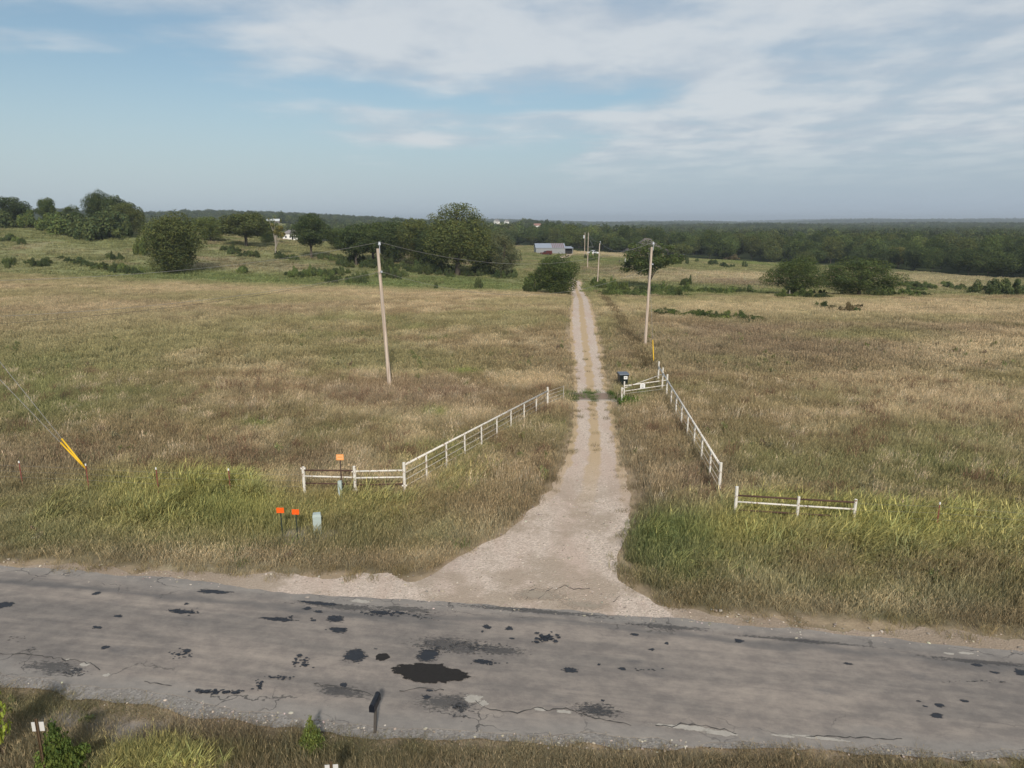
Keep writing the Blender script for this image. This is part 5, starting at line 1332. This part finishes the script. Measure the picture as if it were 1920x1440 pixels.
# ------------------------------------------------------------------ cattle guard
cg = at(1109, 746)
g = thing('cattle_guard', 'rusty pipe cattle guard set across the gravel drive between the white fences', 'cattle guard', (cg.x, cg.y, cg.z + 0.04))
L_ = float(drive_r(cg.y) - drive_l(cg.y)) + 0.5
for k in range(9):
    mb = MB(); yy_ = -0.72 + 0.18 * k; mb.tube([(-L_ / 2, yy_, 0.055), (L_ / 2, yy_, 0.055)], 0.045, 8); mb.build('bar', M['guard_pipe'], g, True)
for s_ in (-1, 1):
    mb = MB(); mb.box((0, s_ * 0.92, 0.0), (L_ + 0.1, 0.22, 0.12)); mb.build('sill', M['concrete'], g)
mb = MB(); mb.box((0, 0, -0.004), (L_, 1.6, 0.02)); mb.build('pit', M['brown_post'], g)
rr = np.random.default_rng(77)
sx_ = np.concatenate([rr.normal(0, 0.22, 26), rr.normal(-L_ / 2 + 0.1, 0.25, 24), rr.normal(L_ / 2 - 0.1, 0.2, 20)]) + cg.x
sy_ = rr.uniform(-1.1, 1.1, 70) + cg.y
scatter('crown_weeds', short_c, 4, sx_, sy_, np.tile(np.array((0.10, 0.15, 0.045)), (70, 1)) * rr.uniform(0.8, 1.3, (70, 1)), rr.uniform(-3, 3, 70), np.tile((1.0, 1.0, 1.0), (70, 1)) * rr.uniform(0.7, 1.3, (70, 1)),
        'green weeds growing up through the middle and ends of the cattle guard', 'weeds', 78, z=Z(sx_, sy_), zoff=0.03)

# ------------------------------------------------------------------ utility poles and lines
def pole(base, h, lean, label, name='utility_pole', top_ins=True, spool=True, r0=0.135, r1=0.095, group=None, extra=None):
    t_ = thing(name, label, 'utility pole', base, 0, group)
    mb = MB(); n_ = 6
    mb.tube([(lean * h * k / n_, 0, -0.2 if k == 0 else h * k / n_) for k in range(n_ + 1)], [r0 + (r1 - r0) * k / n_ for k in range(n_ + 1)], 14)
    mb.build('shaft', M['pole_wood'], t_)
    tx = lean * h
    if top_ins:
        mb = MB(); mb.box((tx + r1 + 0.03, 0, h - 0.05), (0.05, 0.05, 0.5)); mb.build('bracket', M['steel'], t_)
        mb = MB(); mb.tube([(tx + r1 + 0.03, 0, h + 0.2), (tx + r1 + 0.03, 0, h + 0.27), (tx + r1 + 0.03, 0, h + 0.34), (tx + r1 + 0.03, 0, h + 0.42)], [0.07, 0.095, 0.06, 0.07], 10); mb.build('insulator', M['porcelain'], t_)
    if spool:
        hz_ = h - 1.45; sx = lean * hz_
        mb = MB(); mb.box((sx + 0.13, -0.10, hz_), (0.16, 0.07, 0.12)); mb.build('spool_bracket', M['steel'], t_)
        mb = MB(); mb.tube([(sx + 0.14, -0.16, hz_ - 0.05), (sx + 0.14, -0.16, hz_), (sx + 0.14, -0.16, hz_ + 0.05)], [0.05, 0.03, 0.05], 8); mb.build('spool', M['porcelain'], t_)
    return t_
def wire(a, b_, sag, r_, label, m_='wire', n_=24, name='power_line', group=None):
    a, b_ = Vector(a), Vector(b_)
    mb = MB(); mb.tube([a.lerp(b_, k / n_) - a + Vector((0, 0, -4 * sag * (k / n_) * (1 - k / n_))) for k in range(n_ + 1)], r_, 5)
    o = mb.build(name, M[m_], None, True); o.location = a
    return tag(o, label, 'cable', group)
b1 = at(731, 729); b2 = at(1209, 652); b0 = Vector((-26.4, 33.0, 0.0))
h1 = height_for(b1, 466); h2 = height_for(b2, 463); h0 = 8.3
ln1 = -12 * scale_at(b1) / h1; ln2 = 5 * scale_at(b2) / h2
pole(b1, h1, ln1, 'weathered pale wooden utility pole leaning slightly in the open field')
pole(b2, h2, ln2, 'pale wooden utility pole beside the single yellow guy guard near the trash bin')
pole(b0, h0, 0, 'wooden utility pole held by the two yellow-guarded guy wires')
T1 = Vector((b1.x + ln1 * h1 + 0.12, b1.y, b1.z + h1 + 0.4)); T2 = Vector((b2.x + ln2 * h2 + 0.12, b2.y, b2.z + h2 + 0.4)); T0 = Vector((b0.x + 0.12, b0.y, b0.z + h0 + 0.0))
S1 = Vector((b1.x + ln1 * (h1 - 1.45) + 0.14, b1.y - 0.16, b1.z + h1 - 1.45)); S2 = Vector((b2.x + 0.14, b2.y - 0.16, b2.z + h2 - 1.7)); S0 = Vector((b0.x + 0.1, b0.y - 0.16, b0.z + 6.6))
wire(T0, T1, 0.55, 0.008, 'top power line swinging from the field pole toward the guyed pole')
wire(S0, S1, 0.5, 0.008, 'pale lower line from the field pole to the guyed pole')
wire(S0 + Vector((0, 0.0, -0.4)), S1 + Vector((0, 0, -0.06)), 0.45, 0.008, 'dark lower line from the field pole to the guyed pole', 'wire_dark')
wire(T1, T2, 1.6, 0.008, 'top power line crossing from the field pole over the drive')
wire(S1, S2, 1.9, 0.008, 'lower line crossing from the field pole over the drive')
# guy wires with yellow guards
an = at(170, 890)
for i, (hh, lab) in enumerate(((8.0, 'upper guy wire with yellow guard anchored by the steel fence posts'), (6.3, 'lower guy wire with yellow guard anchored by the steel fence posts'))):
    t_ = thing('guy_wire', lab, 'guy wire', an)
    top = Vector((b0.x, b0.y, b0.z + hh)) - an
    st = Vector((0.03 * i, 0.0, 0.0))
    mb = MB(); mb.tube([st, top], 0.011, 6); mb.build('strand', M['wire'], t_, True)
    d = top.normalized(); mb = MB(); mb.tube([st + d * 0.25, st + d * 2.15], 0.036, 10); mb.build('guard', M['yellow'], t_, True)
ya = at(1226, 684); yb = at(1221.5, 641, 0)
t_ = thing('guy_wire', 'yellow guard of the guy wire beside the pole near the trash bin', 'guy wire', ya)
top = Vector((b2.x, b2.y, b2.z + h2 - 0.4)) - ya
k_ = 2.3 / top.length
mb = MB(); mb.tube([(0, 0, 0), top], 0.009, 6); mb.build('strand', M['wire'], t_, True)
mb = MB(); mb.tube([top * 0.02, top * k_], 0.038, 10); mb.build('guard', M['yellow'], t_, True)
# poles up the drive
b3 = atD(1119, 156); h3 = height_for(b3, 456)
b4 = atD(1100, 215); h4 = height_for(b4, 436)
b5 = atD(1094, 270); h5 = height_for(b5, 436)
p3 = pole(b3, h3, 0.03, 'slim pale utility pole in the brambles where the drive dips', spool=False)
p4 = pole(b4, h4, 0, 'grey utility pole with a short cross arm near the white pickup', spool=False, top_ins=False)
mb = MB(); mb.tube([(0, -0.16, h4 - 4.2), (1.6, -0.16, h4 - 4.2)], 0.05, 6); mb.build('cross_arm', M['steel'], p4)
mb = MB(); mb.tube([(0.06, -0.05, h4 - 1.2), (1.5, -0.16, h4 - 4.15)], 0.02, 5); mb.build('brace', M['steel'], p4)
p5 = pole(b5, h5, 0, 'grey utility pole carrying a transformer can by the metal shed', spool=False, top_ins=False)
mb = MB(); mb.tube([(-0.4, -0.15, h5 - 2.1), (-0.4, -0.15, h5 - 1.1), (-0.4, -0.15, h5 - 1.0)], [0.26, 0.26, 0.15], 10); mb.build('transformer', M['porcelain'], p5)
mb = MB(); mb.tube([(-0.55, -0.1, h5 - 0.15), (0.15, -0.1, h5 - 0.15)], 0.04, 6); mb.build('cross_arm', M['steel'], p5)
T3 = up(b3, h3 + 0.35) + Vector((0.03 * h3, 0, 0)); T4 = up(b4, h4 - 0.1); T5 = up(b5, h5 - 0.1)
wire(T2, T3, 1.3, 0.014, 'power line from the pole near the trash bin down the drive to the slim pole')
wire(T3, T4, 0.8, 0.014, 'power line from the slim pole to the grey cross-arm pole')
wire(T4, T5, 0.6, 0.014, 'power line between the two grey poles by the shed')
# a small H-brace of old posts in the meadow
hb = at(1161, 494); hb2 = at(1172, 493)
f = thing('brace_posts', 'pair of pale braced fence posts at the edge of the brown meadow', 'fence', hb)
post(f, hb, 1.4, 0.11, 'grey_wood'); post(f, hb2, 1.5, 0.11, 'paint_white'); rail(f, up(hb, 1.0), up(hb2, 1.0), 0.06, 'grey_wood')
ps_ = at(1480, 556)
t_ = thing('stub_post', 'short pale post standing under the low spreading tree', 'post', ps_)
post(t_, ps_, 1.3, 0.12, 'concrete')

# ------------------------------------------------------------------ roadside signs, pedestals, bin, mailbox
def marker(px, top_row, h, ww, hh, m_, post_m, label, lines=False, tilt=0.0, base=None):
    p = at(px, top_row, h)
    if base: p = at(*base); h = height_for(p, top_row)
    t_ = thing('marker_sign', label, 'sign', p)
    mb = MB(); mb.box((0, 0.03, h / 2 - 0.1), (0.045, 0.02, h + 0.12)); mb.box((0, 0.05, h / 2 - 0.1), (0.012, 0.03, h + 0.12)); mb.build('post', M[post_m], t_)
    mb = MB(); mb.box((0, 0, h - hh / 2), (ww, 0.012, hh), 0.0); pl_ = mb.build('plate', M[m_], t_)
    pl_.rotation_euler = (0, tilt, 0); pl_.location = (math.sin(-tilt) * h, 0, 0) if tilt else (0, 0, 0)
    for k in (-1, 1):
        mb = MB(); mb.tube([(0, -0.012, h - hh / 2 + k * hh * 0.36), (0, -0.006, h - hh / 2 + k * hh * 0.36)], 0.008, 6); mb.build('bolt', M['steel'], t_)
    if lines:
        for dz_, w_ in ((0.06, 0.8), (-0.06, 0.8)):
            mb = MB(); mb.box((0, -0.0085, h - hh / 2 + dz_), (ww * w_, 0.003, 0.022)); mb.build('print_line', M['orange_pale'], pl_)
        for dx_ in (-1, 1):
            mb = MB(); mb.box((dx_ * ww * 0.39, -0.0085, h - hh / 2), (0.016, 0.003, 0.142)); mb.build('print_line', M['orange_pale'], pl_)
    return t_
marker(526, 952, 1.35, 0.27, 0.20, 'orange', 'green_post', 'vivid orange marker sign on a dark post, farther from the pale cable box', base=(530, 1016))
marker(556, 955, 1.35, 0.26, 0.20, 'orange', 'green_post', 'vivid orange marker sign between its twin and the pale cable box', tilt=0.03, base=(558, 1014))
marker(637, 852, 1.85, 0.30, 0.24, 'orange_faded', 'brown_post', 'faded orange marker sign with pale print behind the white pipe rails', True)
def pedestal(px, top_row, h, ww, dd_, label, m_='pedestal', rz=0.25, base=None):
    p = at(px, top_row, h)
    if base: p = at(*base); h = height_for(p, top_row)
    t_ = thing('cable_pedestal', label, 'utility box', p, rz)
    mb = MB(); mb.box((0, 0, h * 0.5 - 0.08), (ww, dd_, h * 0.86 + 0.16 - 0.0), 0); mb.build('body', M[m_], t_)
    mb = MB(); mb.box((0, 0, h * 0.93 + 0.03), (ww * 1.06, dd_ * 1.06, h * 0.14), 0, 0.82); mb.build('hood', M[m_], t_)
    mb = MB(); mb.box((0, -dd_ / 2 - 0.003, h * 0.42), (ww * 0.82, 0.008, h * 0.62)); d_ = mb.build('door', M[m_], t_)
    mb = MB(); mb.box((ww * 0.28, -dd_ / 2 - 0.012, h * 0.45), (0.02, 0.012, 0.06)); mb.build('latch', M['pedestal_dark'], d_)
    return t_
pedestal(596, 964, 0.92, 0.30, 0.26, 'pale grey-green cable box standing near the twin orange signs', base=(596, 999))
pedestal(637, 903, 0.80, 0.15, 0.14, 'little grey-green cable pedestal under the faded orange sign', rz=0.0)
# wheeled bin
pb = at(1167, 728)
t_ = thing('trash_bin', 'dark wheeled trash bin with a grey lid and white label beside the drive', 'trash bin', pb, 0.12)
t_.scale = (0.98, 0.98, 1.0)
mb = MB(); mb.add([(-.24, -.26, .06), (.24, -.26, .06), (.24, .24, .06), (-.24, .24, .06), (-.30, -.36, .98), (.30, -.36, .98), (.30, .34, .98), (-.30, .34, .98)],
                  [(3, 2, 1, 0), (4, 5, 6, 7), (0, 1, 5, 4), (1, 2, 6, 5), (2, 3, 7, 6), (3, 0, 4, 7)]); body = mb.build('body', M['bin'], t_)
mb = MB(); mb.box((0, -0.01, 0.965), (0.66, 0.76, 0.05)); mb.build('rim', M['bin'], t_)
mb = MB()
mb.prism([(-0.40, 0.0), (-0.38, 0.055), (-0.1, 0.10), (-0.06, 0.075), (0.02, 0.075), (0.06, 0.11), (0.36, 0.085), (0.38, 0.0)], lambda a, b_: (-0.335, a, 0.992 + b_), lambda a, b_: (0.335, a, 0.992 + b_)); mb.build('lid', M['bin_lid'], t_)
mb = MB(); mb.tube([(-0.24, 0.41, 1.0), (0.24, 0.41, 1.0)], 0.018, 8); mb.build('handle', M['bin'], t_)
for s_ in (-1, 1):
    mb = MB(); mb.tube([(s_ * 0.25, 0.27, 0.13), (s_ * 0.32, 0.27, 0.13)], 0.13, 14); mb.build('wheel', M['rubber'], t_)
mb = MB(); mb.box((0.10, -0.362, 0.80), (0.25, 0.006, 0.21)); lb = mb.build('label_plate', M['paint_white'], t_); lb.rotation_euler = (0, 0, 0)
for dx_ in (0.05, 0.09, 0.14):
    mb = MB(); mb.box((dx_, -0.367, 0.80), (0.024, 0.003, 0.08)); mb.build('label_mark', M['ink'], lb)
# mailbox on a leaning post
pm = at(699, 1376)
hm = 0.66
t_ = thing('mailbox', 'black rounded mailbox on a leaning grey wooden post at the road edge', 'mailbox', pm, 0.0); t_.scale = (0.72, 0.8, 0.95)
mb = MB(); mb.box((0.05, 0.0, hm / 2 - 0.12), (0.085, 0.085, hm + 0.2), 0.0, 0.95, (0.06, 0.03)); mb.build('post', M['grey_wood'], t_)
mb = MB(); mb.box((0.075, 0.12, hm - 0.015), (0.15, 0.42, 0.03), -0.13); mb.build('shelf', M['grey_wood'], t_)
prof = [(-0.085, 0), (0.085, 0), (0.085, 0.12)] + [(0.085 * math.cos(a), 0.12 + 0.085 * math.sin(a)) for a in np.linspace(0.25, math.pi - 0.25, 9)] + [(-0.085, 0.12)]
cs, sn = math.cos(-0.13), math.sin(-0.13)
def mbx(yy_):
    return lambda a, b_: (0.075 + a * cs - yy_ * sn, 0.12 + a * sn + yy_ * cs, hm + b_)
mb = MB(); mb.prism(prof, mbx(-0.27), mbx(0.26)); mb.build('box', M['mailbox'], t_)
prof2 = [(a * 1.06, b_ * 1.03 - 0.002) for a, b_ in prof]
mb = MB(); mb.prism(prof2, mbx(0.262), mbx(0.285)); mb.build('door', M['mailbox'], t_)
mb = MB(); mb.box((0.175, 0.16, hm + 0.14), (0.008, 0.16, 0.03), -0.13); mb.build('flag', M['mailbox'], t_)
# small road markers seen from behind
def road_marker(px, top_row, h, ww, hh, label, two=True):
    p = at(px, top_row, h)
    t_ = thing('road_marker', label, 'sign', p, 0.08)
    mb = MB()
    mb.box((0, 0, h / 2), (0.05, 0.012, h + 0.15)); mb.box((-0.022, -0.014, h / 2), (0.008, 0.022, h + 0.15)); mb.box((0.022, -0.014, h / 2), (0.008, 0.022, h + 0.15)); mb.build('post', M['post_rust'], t_)
    mb = MB(); mb.box((0, 0.014, h - hh / 2 - 0.01), (ww, 0.008, hh)); mb.build('plate', M['sign_back'], t_)
    return t_
road_marker(69, 1354, 1.5, 0.23, 0.20, 'small pale sign plate seen from behind on a rusty channel post by the cedar sapling')
road_marker(621, 1434, 1.3, 0.24, 0.20, 'small pale sign plate below the mailbox at the foot of the bank')

# ------------------------------------------------------------------ sheds, houses, vehicles
def gable(t_, w_, d_, h, rh, m_wall, m_roof, over=0.4):
    mb = MB()
    mb.prism([(-d_ / 2, 0), (d_ / 2, 0), (d_ / 2, h), (0, h + rh), (-d_ / 2, h)], lambda a, b_: (-w_ / 2, a, b_), lambda a, b_: (w_ / 2, a, b_)); mb.build('wall', M[m_wall], t_)
    mb = MB()
    for s_ in (-1, 1):
        k = rh / (d_ / 2)
        a0 = (s_ * (d_ / 2 + over), h - over * k + 0.06); a1 = (0, h + rh + 0.06)
        mb.prism([a0, a1, (a1[0], a1[1] + 0.1), (a0[0], a0[1] + 0.1)], lambda a, b_: (-w_ / 2 - over, a, b_), lambda a, b_: (w_ / 2 + over, a, b_))
    return mb.build('roof', M[m_roof], t_)
def window(t_, x_, y_, z_, ww, hh, frame='house_trim'):
    mb = MB(); mb.box((x_, y_ - 0.03, z_), (ww, 0.06, hh)); o = mb.build('window', M[frame], t_)
    for s_ in (-1, 1):
        mb = MB(); mb.box((x_ + s_ * ww * 0.23, y_ - 0.065, z_), (ww * 0.40, 0.02, hh * 0.85)); mb.build('pane', M['glass'], o)
    return o
# metal shed at the head of the drive
q = at(1030, 475); s_ = scale_at(q)
t_ = thing('metal_shed', 'long grey metal shed with a partly rusty roof at the head of the drive', 'shed', q, 0.06)
ww = 54 * s_; hh = 10.5 * s_; dd_ = 9.0; rh = 1.6
rf = gable(t_, ww, dd_, hh, rh, 'shed_wall', 'shed_roof', 0.2)
for k in range(28):
    mb = MB(); mb.box((-ww / 2 + ww * (k + 0.5) / 28, -dd_ / 2 - 0.02, hh / 2), (0.08, 0.06, hh - 0.05)); mb.build('rib', M['shed_wall'], t_)
sl = math.atan2(rh, dd_ / 2)
for k in range(7):
    mb = MB(); x_ = ww * 0.06 + k * ww * 0.062
    a0 = (-dd_ / 2 - 0.2, hh - 0.2 * rh / (dd_ / 2) + 0.165); a1 = (-0.05, hh + rh + 0.165)
    mb.prism([a0, a1, (a1[0], a1[1] + 0.03), (a0[0], a0[1] + 0.03)], lambda a, b_: (x_, a, b_), lambda a, b_: (x_ + ww * 0.036, a, b_)); mb.build('rusty_sheet', M['tin_red'], rf)
# lean-to
lx = ww / 2 + 1.7
mb = MB(); mb.box((lx, 1.0, hh * 0.42), (3.0, 5.0, hh * 0.84)); mb.build('lean_to_shade_block', M['dark_in'], t_)  # solid dark block: the open bay's inner shade put into its colour
mb = MB(); mb.box((lx + 1.62, 0.4, hh * 0.44), (0.16, 6.4, hh * 0.88)); mb.build('lean_to_wall', M['shed_wall'], t_)
mb = MB(); mb.prism([(-3.1, hh * 0.90), (3.8, hh * 1.12), (3.8, hh * 1.12 + 0.12), (-3.1, hh * 0.90 + 0.12)], lambda a, b_: (lx - 1.65, a, b_), lambda a, b_: (lx + 1.9, a, b_)); mb.build('lean_to_roof', M['shed_roof'], t_)
def wheel(par, x_, y_, r_, w_=0.24):
    mb = MB(); mb.tube([(x_, y_ - w_ / 2, r_), (x_, y_ + w_ / 2, r_)], r_, 16); o = mb.build('wheel', M['rubber'], par)
    mb = MB(); mb.tube([(x_, y_ - w_ / 2 - 0.012, r_), (x_, y_ + w_ / 2 + 0.012, r_)], r_ * 0.55, 12); mb.build('rim', M['steel'], o)
def pickup(label, p, rz, m_, sc=1.0, bed=True, name='pickup_truck'):
    t_ = thing(name, label, 'truck', p, rz); t_.scale = (sc, sc, sc)
    W = 1.85
    side = [(-2.75, 0.42), (2.70, 0.42), (2.75, 0.75), (2.66, 1.02), (1.15, 1.12), (-2.75, 1.12)]
    mb = MB(); mb.prism(side, lambda a, b_: (a, -W / 2, b_), lambda a, b_: (a, W / 2, b_)); mb.build('body', M[m_], t_)
    cab = [(-0.75, 1.123), (1.15, 1.123), (0.45, 1.80), (-0.60, 1.82)]
    mb = MB(); mb.prism(cab, lambda a, b_: (a, -W / 2 * (0.96 if b_ < 1.3 else 0.82), b_), lambda a, b_: (a, W / 2 * (0.96 if b_ < 1.3 else 0.82), b_)); cb = mb.build('cab', M[m_], t_)
    for s_ in (-1, 1):
        mb = MB(); k = 0.90 * W / 2
        mb.prism([(-0.55, 1.2), (0.88, 1.2), (0.42, 1.70), (-0.50, 1.72)], lambda a, b_: (a, s_ * (0.965 if b_ < 1.3 else 0.85) * W / 2, b_), lambda a, b_: (a, s_ * (0.945 if b_ < 1.3 else 0.83) * W / 2, b_)); mb.build('side_window', M['glass'], cb)
    mb = MB(); mb.add([(1.16, -0.80, 1.17), (1.16, 0.80, 1.17), (0.53, 0.70, 1.75), (0.53, -0.70, 1.75)], [(0, 1, 2, 3)]); mb.add([(1.13, -0.80, 1.17), (1.13, 0.80, 1.17), (0.50, 0.70, 1.75), (0.50, -0.70, 1.75)], [(3, 2, 1, 0)]); mb.build('windscreen', M['glass'], cb)
    if bed:
        mb = MB(); mb.box((-1.75, 0, 1.128), (1.8, 1.5, 0.012)); mb.build('bed', M['dark_in'], t_)
    mb = MB(); mb.box((2.78, 0, 0.55), (0.12, 1.8, 0.18)); mb.build('bumper', M['steel'], t_)
    for s_ in (-1, 1):
        mb = MB(); mb.box((2.72, s_ * 0.72, 0.86), (0.08, 0.28, 0.16)); mb.build('headlight', M['porcelain'], t_)
    for x_ in (-1.75, 1.75):
        for s_ in (-1, 1): wheel(t_, x_, s_ * 0.83, 0.38)
    return t_
q = at(1112, 477)
pickup('white pickup truck parked on the pale strip between the grey poles and the house', q, -0.75, 'truck_white', 0.95)
q = at(1024, 478)
t_ = pickup('dark red old truck parked before the grey metal shed', q, 2.5, 'truck_red', 0.85, True, 'old_truck')
mb = MB(); mb.box((-1.7, 0, 1.55), (2.0, 1.75, 0.85)); mb.build('box_bed', M['truck_red'], t_)
# brown hip-roofed house behind the airy tree
q = at(1212, 480); s_ = scale_at(q)
t_ = thing('farm_house', 'brown house with a tall hip roof and porch half hidden behind the airy tree', 'house', q, 0.25)
hw, hd = 8.0, 6.5
mb = MB(); mb.box((0, 0, 1.35), (2 * hw - 3.4, 2 * hd - 3.4, 2.7)); mb.build('wall', M['stone_wall'], t_)
mb = MB()
ez, pz, rz_ = 2.75, 4.1, 8.0
def ring(hx, hy, z_): return [(-hx, -hy, z_), (hx, -hy, z_), (hx, hy, z_), (-hx, hy, z_)]
mb.add(ring(hw, hd, ez - 0.12) + ring(hw, hd, ez) + ring(hw - 2.6, hd - 2.6, pz) + [(-1.3, 0, rz_), (1.3, 0, rz_)],
       [(3, 2, 1, 0), (0, 1, 5, 4), (1, 2, 6, 5), (2, 3, 7, 6), (3, 0, 4, 7), (4, 5, 9, 8), (5, 6, 10, 9), (6, 7, 11, 10), (7, 4, 8, 11), (8, 9, 13, 12), (10, 11, 12, 13), (9, 10, 13), (11, 8, 12)])
mb.build('roof', M['roof_brown'], t_)
for x_ in (-7.6, -4.6, -1.5, 1.5, 4.6, 7.6):
    mb = MB(); mb.box((x_, -hd + 0.35, 1.3), (0.18, 0.18, 2.62)); mb.build('porch_post', M['grey_wood'], t_)
for x_ in (-4.2, 0.0, 4.2): window(t_, x_, -hd + 1.7, 1.5, 1.3, 1.4, 'grey_wood')
# low pale metal structure by the woods
q = at(1273, 478)
t_ = thing('low_shed', 'low pale metal shed at the edge of the woods past the brown house', 'shed', q, 0.1)
gable(t_, 4.6, 3.0, 1.1, 0.5, 'tin_wall', 'tin_roof', 0.1)
mb = MB(); mb.box((-0.4, -1.53, 0.45), (0.8, 0.06, 0.8)); mb.build('opening_shade_panel', M['dark_in'], t_)  # dark panel on the wall, painting the shade of an open doorway
# white houses on the left slope
q = at(544, 450); s_ = scale_at(q)
t_ = thing('white_house', 'white house with a pointed grey roof behind the half bare leaning tree', 'house', q, 0.35)
w_ = 26 * s_; hh = 12 * s_
mb = MB(); mb.box((0, 0, hh / 2), (w_, w_ * 0.8, hh)); mb.build('wall', M['house_white'], t_)
mb = MB(); e = 0.4
mb.add(ring(w_ / 2 + e, w_ * 0.4 + e, hh - 0.05) + [(0.15 * w_, 0, hh + 9 * s_), (0.25 * w_, 0, hh + 9 * s_)], [(3, 2, 1, 0), (0, 1, 5, 4), (1, 2, 5), (2, 3, 4, 5), (3, 0, 4)]); mb.build('roof', M['roof_grey'], t_)
for k in (-0.3, 0.0, 0.3): window(t_, k * w_, -w_ * 0.4, hh * 0.5, w_ * 0.13, hh * 0.4)
mb = MB(); mb.box((0.15 * w_, -w_ * 0.4 - 0.04, hh * 0.3), (w_ * 0.11, 0.08, hh * 0.6)); mb.build('door', M['glass'], t_)
q = at(603, 451); s_ = scale_at(q)
t_ = thing('white_barn', 'white gabled barn showing past the tall oval tree', 'barn', q, 1.2)
gable(t_, 11, 26 * s_, 12 * s_, 5 * s_, 'house_white', 'roof_white', 0.3)
mb = MB(); mb.box((0, 0, 0), (0.1, 3.2, 3.0)); d_ = mb.build('door', M['house_trim'], t_); d_.location = (-5.56, 0, 1.5)
q = atD(524, 760); s_ = scale_at(q)
t_ = thing('far_barn', 'far low building with a pale roof on the ridge behind the white house', 'barn', q, 0.2)
gable(t_, 22 * s_, 10, 2.0, 2.0, 'roof_grey', 'roof_white', 0.4)
q = atD(1006, 820); s_ = scale_at(q)
t_ = thing('far_house', 'far white two-storey house with a reddish roof among the woods', 'house', q, 0.2)
w_ = 12.5 * s_
rf = gable(t_, w_, 7, 8 * s_, 3.4 * s_, 'house_white', 'roof_red', 0.3)
for k in (-0.3, 0.05, 0.33):
    for z_ in (0.28, 0.72): window(t_, k * w_, -3.5, z_ * 8 * s_, 1.0, 1.3)
for px, D, wpx, lab in ((932, 1000, 7, 'far grey house, the wider of two beyond the oak crown'), (950, 1060, 5, 'far grey house, the narrower of two beyond the oak crown')):
    q = atD(px, D); s_ = scale_at(q)
    t_ = thing('far_house', lab, 'house', q, 0.6)
    gable(t_, wpx * s_ * 1.1, 6.5, 4.0, 2.4, 'house_white', 'roof_grey', 0.3)
    window(t_, 0, -3.25, 1.8, 1.2, 1.2)

# ------------------------------------------------------------------ air
def haze():
    m, t, o = new_mat('haze')
    v = N(t, 'ShaderNodeVolumePrincipled')
    v.inputs['Color'].default_value = (0.80, 0.88, 0.97, 1)
    v.inputs['Density'].default_value = HAZE
    v.inputs['Anisotropy'].default_value = 0.2
    L(t, v.outputs[0], o.inputs['Volume'])
    mb = MB(); zlo = -40; zhi = 62
    mb.box((0, 4450, (zlo + zhi) / 2), (18400, 9300, zhi - zlo))
    b_ = mb.build('haze', m)
    tag(b_, 'thin pale haze lying over the whole countryside', 'haze', kind='stuff')
HAZE = 0.0002
haze()
